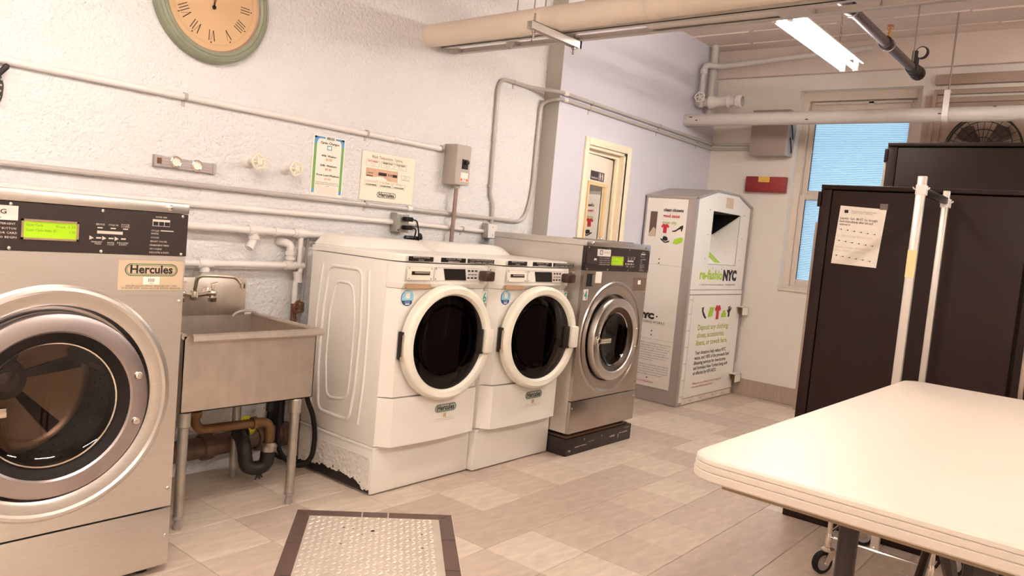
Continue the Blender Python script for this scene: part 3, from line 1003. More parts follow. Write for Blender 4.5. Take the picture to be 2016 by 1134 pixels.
t = thing('breaker_drop_conduit', 'brown vertical conduit dropping from the breaker box behind the white washers', 'conduit', (3.575, 3.44, 1.3))
obj('conduit_run', tube(NB(), fillet([(3.575, 3.44, 1.60), (3.575, 3.44, 1.52), (3.58, 3.45, 1.2), (3.585, 3.45, 0.9)], 0.05, 4), 0.0135, 10), mat('brown_conduit', (0.56, 0.46, 0.42), 0.4), t)
obj('connector_nut', lathe(NB(), [(0.0135, 0), (0.022, 0.002), (0.022, 0.018), (0.0135, 0.02)], (3.575, 3.44, 1.567), (0, 0, 1), 8), M_GALV, t)

# outlet boxes
t = thing('outlet_box', 'metal outlet box with two black plugs and hanging cords above white washer', 'outlet', (3.13, 3.45, 1.32))
obj('back_box', box(NB(), 3.085, 3.185, 3.43, YW - 0.001, 1.262, 1.375, 0.006), M_GALV, t)
FO = Pl('y', 3.43)
obj('face_plate', rect(NB(), FO, 3.09, 3.18, 1.266, 1.37, 0, 0.003), M_GALV, t)
for z in (1.343, 1.293):
    bm = NB()
    box(bm, 3.125, 3.185, 3.392, 3.427, z - 0.013, z + 0.013, 0.006)
    p = obj('plug', bm, M_RUBBER, t)
    e = (3.19, 3.40, z)
    path = fillet([(3.18, 3.40, z), (3.215, 3.395, z - 0.004), (3.225 + (0.02 if z > 1.3 else -0.02), 3.40, z - 0.08), (3.20 + (0.05 if z > 1.3 else -0.04), 3.41, 1.19), (3.20, 3.42, 1.05)], 0.05, 5)
    obj('power_cord', tube(NB(), path, 0.0045, 6), M_RUBBER, p)
obj('knockout', dome(NB(), FO, 3.10, 1.275, 0.008, 0.004, 0.003), M_BRASS, t)
t = thing('junction_box', 'metal junction box beside the end of the outlet conduit run', 'outlet', (3.95, 3.45, 1.32))
obj('back_box', box(NB(), 3.905, 4.005, 3.435, YW - 0.001, 1.265, 1.368, 0.006), M_GALV, t)
FO = Pl('y', 3.435)
obj('face_plate', rect(NB(), FO, 3.91, 4.0, 1.27, 1.364, 0, 0.004), M_PIPEW, t)
bm = NB()
for z in (1.29, 1.345):
    dome(bm, FO, 3.955, z, 0.004, 0.003, 0.004, 8)
obj('screw', bm, M_GALV, t)
t = thing('black_valve', 'small black handwheel valve behind the white washers below the outlet box', 'valve', (3.25, 3.42, 1.235))
bm = NB()
cyl(bm, (3.16, 3.43, 1.232), (3.25, 3.42, 1.232), 0.014, 8)
cyl(bm, (3.17, 3.43, 0.9), (3.17, 3.43, 1.232), 0.012, 8)
obj('valve_body', bm, M_IRON, t)
bm = NB()
handwheel(bm, (3.262, 3.405, 1.238), (0.6, -1, 0), 0.024, 0.0045)
obj('handwheel', bm, M_IRON, t)

# two white supply pipes with their fittings
yp = YW - 0.055
t = thing('upper_supply_pipe', 'white painted water pipe on the wall above the sink, elbow hanging below', 'pipe', (1.9, yp, 1.215))
obj('pipe_run', cyl(NB(), (1.3, yp, 1.222), (2.95, yp, 1.212), 0.019, 14), M_PIPEW, t)
bm = NB()
lathe(bm, [(0.019, -0.035), (0.026, -0.035), (0.026, 0.035), (0.019, 0.035)], (2.155, yp, 1.217), (1, 0, 0), 12)
tube(bm, fillet([(2.155, yp, 1.215), (2.155, yp, 1.165), (2.125, yp - 0.01, 1.125)], 0.03, 4), 0.021, 12)
lathe(bm, [(0.021, 0), (0.027, 0.002), (0.027, 0.018), (0.021, 0.02)], (2.155, yp, 1.17), (0, 0, 1), 12)
lathe(bm, [(0.019, -0.03), (0.026, -0.03), (0.026, 0.03), (0.019, 0.03)], (2.43, yp, 1.216), (1, 0, 0), 12)
obj('elbow', bm, M_PIPEW, t)
bm = NB()
for s in (2.28, 2.395):
    lathe(bm, [(0.019, -0.012), (0.024, -0.012), (0.024, 0.012), (0.019, 0.012)], (s, yp, 1.217), (1, 0, 0), 12)
obj('coupling', bm, M_PIPEW, t)
t = thing('lower_supply_pipe', 'white painted water pipe feeding the sink tap, just above the steel backsplash', 'pipe', (1.9, yp, 1.042))
obj('pipe_run', cyl(NB(), (1.3, yp, 1.042), (2.46, yp, 1.046), 0.017, 14), M_PIPEW, t)
bm = NB()
lathe(bm, [(0.017, -0.035), (0.024, -0.035), (0.024, 0.035), (0.017, 0.035)], (1.905, yp, 1.044), (1, 0, 0), 12)
cyl(bm, (1.905, yp, 1.04), (1.905, yp, 0.975), 0.017, 12)
lathe(bm, [(0.017, 0), (0.024, 0.002), (0.024, 0.02), (0.017, 0.022)], (1.905, yp, 1.002), (0, 0, 1), 12)
tube(bm, fillet([(2.375, yp, 1.046), (2.375, yp, 1.10), (2.372, yp, 1.15), (2.35, yp + 0.01, 1.163), (2.33, YW, 1.165)], 0.03, 4), 0.021, 12)
lathe(bm, [(0.021, 0), (0.028, 0.002), (0.028, 0.018), (0.021, 0.02)], (2.375, yp, 1.072), (0, 0, 1), 12)
lathe(bm, [(0.021, 0), (0.028, 0.002), (0.028, 0.018), (0.021, 0.02)], (2.375, yp, 1.10), (0, 0, 1), 12)
lathe(bm, [(0.017, -0.03), (0.024, -0.03), (0.024, 0.03), (0.017, 0.03)], (2.375, yp, 1.046), (1, 0, 0), 12)
obj('elbow', bm, M_PIPEW, t)
obj('riser', cyl(NB(), (2.432, yp, 1.05), (2.432, yp, 1.205), 0.014, 12), M_PIPEW, t)
t = thing('branch_pipe', 'chipped white branch pipe with a dark handwheel between sink and washer', 'pipe', (2.42, 3.42, 0.9))
obj('pipe_run', tube(NB(), [(2.445, yp, 1.03), (2.43, yp, 0.99), (2.418, yp, 0.95), (2.418, yp, 0.845)], 0.015, 12), M_PIPEW, t)
obj('rusty_run', tube(NB(), [(2.418, yp, 0.845), (2.42, yp, 0.70), (2.42, yp, 0.35)], 0.0155, 12), M_RUST, t, label='rusted lower run')
obj('fitting', lathe(NB(), [(0.015, -0.03), (0.023, -0.028), (0.023, 0.028), (0.015, 0.03)], (2.43, yp, 0.985), (-0.2, 0, 1), 12), M_PIPEW, t)
bm = NB()
handwheel(bm, (2.412, yp - 0.05, 0.832), (0, -1, 0), 0.030, 0.006)
cyl(bm, (2.412, yp - 0.05, 0.832), (2.418, yp, 0.832), 0.011, 8)
obj('handwheel', bm, M_RUST, t)
t = thing('slim_cable', 'thin grey cable running down the wall behind the white washer edge', 'cable', (2.47, 3.45, 0.9))
obj('cable_run', tube(NB(), [(2.50, 3.47, 1.20), (2.49, 3.47, 0.9), (2.465, 3.47, 0.5), (2.46, 3.46, 0.25)], 0.008, 8), M_COND, t)

# two old wall valves
for i, (x, z, lab) in enumerate(((2.128, 1.553, 'white painted valve handle on left wall, the one beside the level'), (2.345, 1.545, 'white painted valve handle on left wall, the one beside the price poster'))):
    t = thing('wall_valve', lab, 'valve', (x, YW, z), 'painted wall valves')
    bm = NB()
    lathe(bm, [(0.034, 0), (0.03, 0.01), (0.016, 0.02), (0.016, 0.05), (0.012, 0.055), (0.012, 0.095)], (x, YW, z), (0, -1, 0), 14)
    obj('valve_body', bm, M_PIPEW, t)
    bm = NB()
    handwheel(bm, (x, YW - 0.095, z), (0, -1, 0), 0.034, 0.0065)
    obj('handwheel', bm, mat('valve_cream', (0.90, 0.86, 0.78), 0.4), t)

# ================================================================== STAINLESS COIN WASHERS (the near one and number 4)
def coin_washer(cx, hw, yf, yb, z0, zc, seam, label, near):
    k = hw / 0.408
    t = thing('coin_washer', label, 'washing machine', (cx, (yf + yb) / 2, z0), None)
    x0, x1, zt = cx - hw, cx + hw, 1.32
    ft = Pl('y', yf)
    Rm = 0.365 if near else 0.346           # embossed circle
    Rd = 0.296 if near else 0.262           # door ring
    Rg = 0.234 if near else 0.205           # glass edge
    # cabinet shell (open front)
    bm = NB()
    th = 0.012
    box(bm, x0, x0 + th, yf + 0.02, yb, z0, 1.283)
    box(bm, x1 - th, x1, yf + 0.02, yb, z0, 1.283)
    box(bm, x0 + th, x1 - th, yb - th, yb, z0, 1.283)
    box(bm, x0 + th, x1 - th, yf + 0.02, yb - th, z0, z0 + th)
    obj('cabinet_shell', bm, M_STEEL, t)
    obj('top_cap', box(NB(), x0 - 0.002, x1 + 0.002, yf - 0.006, yb, 1.284, zt, 0.004), M_STEEL, t)
    # front panel with the round opening
    bm = NB()
    n = 72
    ra, rb, ring = [], [], []
    zlo, zhi = seam + 0.003, 1.137
    for q in range(n):
        a = 2 * PI * (q + 0.5) / n
        c, s = math.cos(a), math.sin(a)
        f = min((hw - 0.001) / abs(c) if abs(c) > 1e-6 else 9, ((zhi - zc) / s if s > 0 else (zlo - zc) / s) if abs(s) > 1e-6 else 9)
        ra.append(ft.p(cx + f * c, zc + f * s))
        ring.append((c, s))
    for sx_, sz_ in ((1, 1), (-1, 1), (-1, -1), (1, -1)):      # pull the nearest ray onto each corner
        tgt = ft.p(cx + sx_ * (hw - 0.001), zhi if sz_ > 0 else zlo)
        j = min(range(n), key=lambda q: (ra[q] - tgt).length)
        ra[j] = tgt
    prof = [(Rm + 0.012, 0.0), (Rm + 0.004, 0.007), (Rm - 0.006, 0.009), (Rm - 0.014, 0.003), (Rd + 0.030, 0.002), (Rd + 0.016, -0.006), (Rd + 0.008, -0.04), (Rg, -0.05)]
    rows = [[bm.verts.new(p) for p in ra]] + [[bm.verts.new(ft.p(cx + r * c, zc + r * s, o)) for c, s in ring] for r, o in prof]
    for A, B in zip(rows, rows[1:]):
        for q in range(n):
            bm.faces.new((A[q], A[(q + 1) % n], B[(q + 1) % n], B[q]))
    back = [bm.verts.new(p + Vector((0, 0.02, 0))) for p in ra]
    for q in range(n):
        bm.faces.new((back[q], back[(q + 1) % n], rows[0][(q + 1) % n], rows[0][q]))
    obj('front_panel', bm, M_STEEL if near else M_STEELD, t, 28)
    obj('lower_panel', box(NB(), x0, x1, yf - 0.001, yf + 0.02, z0, seam - 0.003, 0.002), M_STEEL if near else M_STEELD, t)
    # side screws
    bm = NB()
    for z in ((0.98, 0.31, 0.137) if near else (1.0, 0.40, 0.30)):
        for s in ((1,) if near else (-1, 1)):
            dome(bm, ft, cx + s * (hw - 0.016), z, 0.007, 0.005, 0)
    obj('panel_screw', bm, M_CHROME, t)
    # control panel
    cpn = obj('control_panel', rect(NB(), ft, x0 + 0.001, x1 - 0.001, 1.138, 1.2825, -0.02, 0.004), M_BLACK, t, 0, label='black control panel')
    U = lambda u: cx + u * hw
    bm = NB()
    for u in (-0.93, -0.335, 0.30, 0.95):
        for z in (1.275, 1.146 if not near else 1.145):
            dome(bm, ft, U(u), z, 0.0055, 0.004, 0.004, 8)
    obj('screw', bm, M_CHROME, cpn)
    bm = NB()
    for u in (-0.83, 0.83):
        dome(bm, ft, U(u), 1.302, 0.011, 0.008, 0.006)
    obj('cap_bolt', bm, M_CHROME, t)
    F4 = Pl('y', yf - 0.004)
    # name plate
    np_ = obj('name_plate', rect(NB(), F4, U(-0.68), U(-0.285), 1.227, 1.270, 0, 0.0012), mat('plate_silver', (0.84, 0.80, 0.77), 0.4), cpn, 0)
    if near:
        letters('lettering', F4, [('MAYTAG', U(-0.36), 1.246, 0.013, 'r', 0.10), ('COMMERCIAL LAUNDRY', U(-0.39), 1.2315, 0.0045, 'r', 0.09)], M_PRINT, np_, 0.0022, 0.012)
    else:
        bm = NB()
        outline(bm, F4, rrect(U(-0.60), U(-0.53), 1.238, 1.262, 0.004), 0.004, 0.0012, 0.0018)
        obj('emblem', bm, M_PRINT, np_, 0)
        letters('lettering', F4, [('MAYTAG', U(-0.405), 1.247, 0.010, 'c', 0.06)], M_PRINTG, np_, 0.0022)
    # display
    bm = NB()
    outline(bm, F4, [(U(-0.255), 1.176), (U(0.122), 1.176), (U(0.122), 1.231), (U(-0.255), 1.231)], 0.006, 0, 0.004)
    obj('display_bezel', bm, mat('bezel_tan', (0.66, 0.55, 0.46), 0.35, 0.5), cpn, 0)
    lc = obj('display', rect(NB(), F4, U(-0.25), U(0.117), 1.178, 1.229, 0, 0.0015), M_LCD, cpn, 0, label='lit green display')
    letters('lettering', F4, [('Super Cycle', U(-0.23), 1.214, 0.0075, 'l', 0.045 * k), ('Price  3.75', U(0.105), 1.212, 0.0075, 'r', 0.055 * k), ('Super Cycle Adds  $1', U(-0.23), 1.1985, 0.0075, 'l', 0.083 * k), ('1.00', U(0.105), 1.1965, 0.0075, 'r')], M_LCDT, lc, 0.0022)
    # white prints on the panel
    T = [('TO START: 1. ADD DETERGENT', U(-0.30), 1.214, 0.006, 'r', 0.13 * k), ('2. CHOOSE CYCLE BY BUTTON', U(-0.295), 1.20, 0.006, 'r', 0.13 * k),
         ('3. INSERT COINS OR CARD', U(-0.285), 1.187, 0.006, 'r', 0.13 * k), ('4. PRESS START TO BEGIN', U(-0.29), 1.174, 0.006, 'r', 0.13 * k),
         ('SERVICE', U(0.285), 1.2285, 0.0055, 'c', 0.027 * k), ('CYCLE ON', U(0.385), 1.2285, 0.0055, 'c', 0.03 * k), ('DOOR', U(0.478), 1.232, 0.005, 'c', 0.026 * k), ('LOCKED', U(0.478), 1.2255, 0.005, 'c', 0.027 * k),
         ('PERMANENT', U(0.265), 1.1725, 0.0045, 'c', 0.034 * k), ('PRESS', U(0.275), 1.1665, 0.005, 'c', 0.02 * k), ('WHITES', U(0.37), 1.1715, 0.0045, 'c', 0.022 * k), ('COLORS', U(0.37), 1.1655, 0.0045, 'c', 0.022 * k),
         ('DELICATES', U(0.463), 1.1725, 0.0045, 'c', 0.036 * k), ('& KNITS', U(0.463), 1.1665, 0.0045, 'c', 0.024 * k),
         ('WATER TEMP', U(0.765), 1.265, 0.005, 'c', 0.04 * k),
         ('CYCLES', U(0.685), 1.2185, 0.0055, 'l', 0.028 * k), ('WHITES', U(0.685), 1.2085, 0.0055, 'l', 0.026 * k), ('COLORS', U(0.685), 1.1955, 0.0055, 'l', 0.028 * k),
         ('BRIGHT COLORS', U(0.685), 1.1825, 0.0055, 'l', 0.056 * k), ('PERMANENT PRESS', U(0.68), 1.1695, 0.0055, 'l', 0.066 * k), ('WOOLENS', U(0.68), 1.1570, 0.0055, 'l', 0.042 * k), ('DELICATES & KNITS', U(0.68), 1.1450, 0.0055, 'l', 0.067 * k)]
    letters('lettering', F4, T, M_PRINTL, cpn, 0.0012, 0.008, res=1)
    bm = NB()
    rect(bm, F4, U(0.265), U(0.46), 1.2015, 1.211, 0, 0.001)
    for u in (0.285, 0.385, 0.48):
        rect(bm, F4, U(u) - 0.008 * k, U(u) + 0.008 * k, 1.2185, 1.222, 0, 0.001)
    for u in (0.21, 0.305, 0.40):
        poly(bm, F4, [(U(u), 1.181), (U(u) + 0.013 * k, 1.187), (U(u), 1.194)], 0, 0.001)
        rect(bm, F4, U(u) + 0.02 * k, U(u) + 0.035 * k, 1.1855, 1.19, 0, 0.001)
    rect(bm, F4, U(0.695), U(0.84), 1.2365, 1.2595, 0, 0.001)
    rect(bm, F4, U(0.765), U(0.875), 1.2205, 1.2235, 0, 0.001)
    obj('panel_mark', bm, M_PRINTL, cpn, 0)
    bm = NB()
    for q in range(3):
        rect(bm, F4, U(0.70 + 0.048 * q), U(0.741 + 0.048 * q), 1.2385, 1.252, 0.001, 0.0022)
    obj('start_button', bm, M_BLACKP, cpn, 0)
    if not near:
        kp = obj('card_reader', rect(NB(), F4, U(-0.985), U(-0.69), 1.176, 1.247, 0, 0.004), mat('reader_plum', (0.20, 0.135, 0.13), 0.4), cpn, 0)
        letters('lettering', F4, [('pay', U(-0.735), 1.203, 0.014, 'c', 0.03)], M_PAPER, kp, 0.0052, 0.03)
    # feet
    bm = NB()
    zf = 0.0 if near else 0.115
    for sx_ in (-1, 1):
        for yy in (yf + 0.06, yb - 0.06):
            cyl(bm, (cx + sx_ * (hw - 0.07), yy, zf), (cx + sx_ * (hw - 0.07), yy, z0 + 0.002), 0.025, 10)
    obj('foot', bm, M_IRON, t)
    # door
    fo = -0.01 if near else 0.016
    dx = 0.003 if near else 0.0
    door = obj('door_ring', lathe(NB(), [(Rg - 0.004, fo - 0.02), (Rg, fo + 0.024), (Rg + 0.006, fo + 0.03), (Rd - 0.02, fo + 0.03), (Rd - 0.004, fo + 0.024), (Rd, fo + 0.014), (Rd, fo - 0.018), (Rd - 0.02, fo - 0.02)], ft.p(cx + dx, zc - 0.006), (0, -1, 0), 64, close=True),
               mat('door_ring_steel', (0.70, 0.655, 0.65), 0.36, 1.0, var=(5, 0.06)) if near else M_STEEL, t, 30, label='round steel door ring')
    obj('gasket', lathe(NB(), [(Rg, fo + 0.022), (Rg - 0.012, fo + 0.016), (Rg - 0.034, fo - 0.004), (Rg - 0.036, fo - 0.05), (Rg, fo - 0.05)], ft.p(cx + dx, zc - 0.006), (0, -1, 0), 56), M_RUBBER if near else mat('funnel_steel', (0.42, 0.36, 0.32), 0.38, 1.0), door)
    Rq = Rg - 0.034
    obj('door_glass', lathe(NB(), [(Rq, fo - 0.004), (Rq * 0.985, fo + 0.002), (Rq * 0.93, fo - 0.006), (Rq * 0.75, fo - 0.022), (Rq * 0.45, fo - 0.034), (0.0, fo - 0.040)], ft.p(cx + dx, zc - 0.006), (0, -1, 0), 48), M_GLASS, door, 50, label='bowl of tinted glass')
    obj('glass_rim', lathe(NB(), [(Rq + 0.003, fo + 0.0), (Rq - 0.001, fo + 0.006), (Rq - 0.005, fo + 0.003)], ft.p(cx + dx, zc - 0.006), (0, -1, 0), 56), M_CHROME, door)
    bm = NB()
    for a in (17, -17) if near else (15, -14):
        r = (Rg + Rd) / 2
        dome(bm, ft, cx + dx + r * math.cos(math.radians(a)), zc - 0.006 + r * math.sin(math.radians(a)), 0.015 if near else 0.010, 0.014, fo + 0.03, 12)
    obj('hinge_bolt', bm, M_CHROME, door)
    bm = NB()
    hx = cx - Rd + 0.012
    box(bm, hx, hx + 0.15, yf - fo - 0.052, yf - fo - 0.036, zc - 0.018, zc + 0.012, 0.004)
    box(bm, hx, hx + 0.035, yf - fo - 0.04, yf - fo - 0.026, zc - 0.03, zc + 0.024, 0.003)
    obj('door_handle', bm, M_CHROME, door)
    # drum
    zd = zc - 0.006
    dr = obj('drum', lathe(NB(), [(Rg - 0.01, -0.05), (Rg + 0.03, -0.07), (Rg + 0.045, -0.09), (Rg + 0.045, -0.42), (Rg + 0.02, -0.44), (0.0, -0.44)], ft.p(cx, zd), (0, -1, 0), 48), M_DRUM, t, 40)
    bm = NB()
    for q in range(3 if near else 4):
        a = 2 * PI * q / (3 if near else 4) + (0.35 if near else 0.8)
        c, s = math.cos(a), math.sin(a)
        R0 = Rg + 0.044
        pts = [(R0, -0.05), (R0 - 0.06, -0.012), (R0 - 0.06, 0.012), (R0, 0.05)]
        f0 = [ft.p(cx + r * c - w * s, zd + r * s + w * c, -0.10) for r, w in pts]
        f1 = [ft.p(cx + r * c - w * s, zd + r * s + w * c, -0.42) for r, w in pts]
        prism(bm, f0, f1)
    obj('drum_lifter', bm, M_DRUM, dr)
    bm = NB()
    for q in range(6):
        a = 2 * PI * q / 6 + 0.2
        c, s = math.cos(a), math.sin(a)
        pts = [(0.075, -0.014), (Rg + 0.02, -0.026), (Rg + 0.02, 0.026), (0.075, 0.014)]
        prism(bm, [ft.p(cx + r * c - w * s, zd + r * s + w * c, -0.425) for r, w in pts], [ft.p(cx + r * c - w * s, zd + r * s + w * c, -0.438) for r, w in pts])
    obj('drum_slot', bm, M_DRUMD, dr)
    obj('drum_hub', lathe(NB(), [(0.075, -0.438), (0.07, -0.415), (0.04, -0.40), (0.035, -0.385), (0, -0.38)], ft.p(cx, zd), (0, -1, 0), 24), mat('hub_grey', (0.60, 0.53, 0.52), 0.4, 0.6), dr)
    # rings of little drain holes
    bm = NB()
    for row in range(6):
        for q in range(40):
            a = 2 * PI * (q + 0.5 * (row % 2)) / 40
            if math.cos(a) < 0.1:
                continue
            R0 = Rg + 0.0442
            c = ft.p(cx + R0 * math.cos(a), zd + R0 * math.sin(a), -0.16 - row * 0.04)
            u = Vector((-math.sin(a), 0, math.cos(a))) * 0.006
            w = Vector((0, 0.006, 0))
            bm.faces.new([bm.verts.new(c + u), bm.verts.new(c + w), bm.verts.new(c - u), bm.verts.new(c - w)])
    obj('drain_hole', bm, M_DARK, dr, 0, kind='stuff')
    return t, ft, U

def hercules(fr, u0, u1, z0, z1, parent, off, plate=True, col=None):
    """the round-ended maker's badge"""
    r = (z1 - z0) / 2
    if plate:
        b = obj('badge', poly(NB(), fr, rrect(u0, u1, z0, z1, r * 0.98, 8), off, off + 0.0008), mat('badge_silver', (0.74, 0.75, 0.71), 0.4), parent, 0)
        off += 0.0008
    else:
        b = parent
    bm = NB()
    w = (z1 - z0) * 0.05
    outline(bm, fr, rrect(u0 + w, u1 - w, z0 + w, z1 - w, r * 0.9, 8), w * 1.2, off, off + 0.0004)
    outline(bm, fr, rrect(u0 + 3.2 * w, u1 - 3.2 * w, z0 + 3.2 * w, z1 - 3.2 * w, r * 0.65, 8), w * 0.7, off, off + 0.0004)
    obj('badge_outline', bm, col or M_DGREEN, b, 0)
    letters('lettering', fr, [('Hercules', (u0 + u1) / 2, z0 + (z1 - z0) * 0.25, (z1 - z0) * 0.62, 'c', (u1 - u0) * 0.80)], M_PRINT, b, off + 0.0008, 0.03)

t, ft, U = coin_washer(0.952, 0.408, 2.585, 3.30, 0.028, 0.660, 0.240, 'big stainless steel coin washer next to the steel sink, cut by the picture edge', True)
st = obj('sticker', rect(NB(), ft, 1.134, 1.353, 1.020, 1.119, 0, 0.0006), M_STICK, t, 0, label='tan film sticker with the badge')
hercules(ft, 1.154, 1.334, 1.066, 1.109, st, 0.0006, False)
lb = obj('barcode_label', rect(NB(), ft, 1.216, 1.272, 1.038, 1.064, 0.0006, 0.0012), M_PAPER, t, 0)
bm = NB()
for q in range(9):
    rect(bm, ft, 1.233 + q * 0.0026, 1.2342 + q * 0.0026 + (0.0008 if q % 3 == 0 else 0), 1.047, 1.059, 0.0012, 0.0016)
obj('barcode', bm, M_PRINTG, lb, 0)
letters('lettering', ft, [('17321', 1.244, 1.0405, 0.004, 'c'), ('550 West John Street  Hicksville NY 11801', 1.2465, 1.0315, 0.0042, 'c', 0.175), ('(516) 555-0100  service and coin laundry equipment', 1.2465, 1.0245, 0.0042, 'c', 0.20)], M_PRINT, st, 0.0018, 0.012, res=1)

t, ft, U = coin_washer(4.183, 0.380, 2.56, 3.28, 0.142, 0.715, 0.341, 'stainless steel coin washer number 4 raised on a black plinth', False)
bm = NB()
rect(bm, ft, 3.825, 3.925, 1.032, 1.128, 0, 0.004)
cb = obj('coin_slot_frame', bm, M_STEELD, t)
obj('coin_recess', rect(NB(), ft, 3.838, 3.912, 1.042, 1.118, 0.004, 0.005), M_DARK, cb, 0)
obj('coin_chute', rect(NB(), ft, 3.885, 3.910, 1.046, 1.114, 0.005, 0.012), M_STEELD, cb)
lb = obj('number_label', rect(NB(), ft, 3.822, 3.872, 0.958, 1.024, 0, 0.0008), M_PAPER, t, 0)
letters('lettering', ft, [('4', 3.847, 0.966, 0.05, 'c', 0.032)], M_TEAL, lb, 0.0016, 0.02)
obj('white_label', rect(NB(), ft, 3.936, 4.004, 1.062, 1.132, 0, 0.0008), M_PAPER, t, 0)
bm = rect(NB(), ft, 4.39, 4.55, 1.015, 1.10, 0, 0.0006)
fs = obj('sticker', bm, M_FILMD, t, 0, label='dark film sticker')
obj('barcode_label', rect(NB(), ft, 4.447, 4.483, 1.056, 1.084, 0.0006, 0.0012), M_PAPER, t, 0)
bm = NB()
box(bm, 4.0, 4.45, 2.62, 2.80, 1.32, 1.328, 0.003)
dome(bm, Pl('y', 2.70), 4.17, 1.33, 0.012, 0.01, 0.0)
obj('lid_plate', bm, M_STEELD, t)
# plinth under number 4
t = thing('machine_plinth', 'scuffed black plinth under stainless steel washer number 4', 'plinth', (4.18, 2.9, 0))
obj('plinth_frame', box(NB(), 3.808, 4.568, 2.565, 3.28, 0.0, 0.105, 0.004), M_BASEB, t)
bm = NB()
random.seed(3)
FPL = Pl('y', 2.565)
for (a, b, z, h) in ((3.90, 4.03, 0.045, 0.006), (4.05, 4.12, 0.058, 0.003), (4.30, 4.36, 0.052, 0.010), (4.42, 4.52, 0.060, 0.006), (4.40, 4.41, 0.04, 0.02), (3.83, 3.86, 0.03, 0.01), (4.0, 4.006, 0.08, 0.012), (4.2, 4.205, 0.075, 0.014), (4.48, 4.54, 0.088, 0.004)):
    n = 5
    up_ = [(a + (b - a) * i / n, z + h * random.uniform(0.3, 1)) for i in range(n + 1)]
    dn_ = [(a + (b - a) * i / n, z - h * random.uniform(0.1, 0.6)) for i in range(n, -1, -1)]
    poly(bm, FPL, up_ + dn_, 0, 0.0006)
obj('scuff_mark', bm, mat('scuff', (0.66, 0.56, 0.48), 0.7), t, 0, label='pale scuffs in the black paint')
obj('top_timber', box(NB(), 3.83, 4.545, 2.585, 3.25, 0.105, 0.115, 0.002), mat('plinth_timber', (0.42, 0.30, 0.22), 0.6, streak=((3, 40, 40), 0.3)), t)

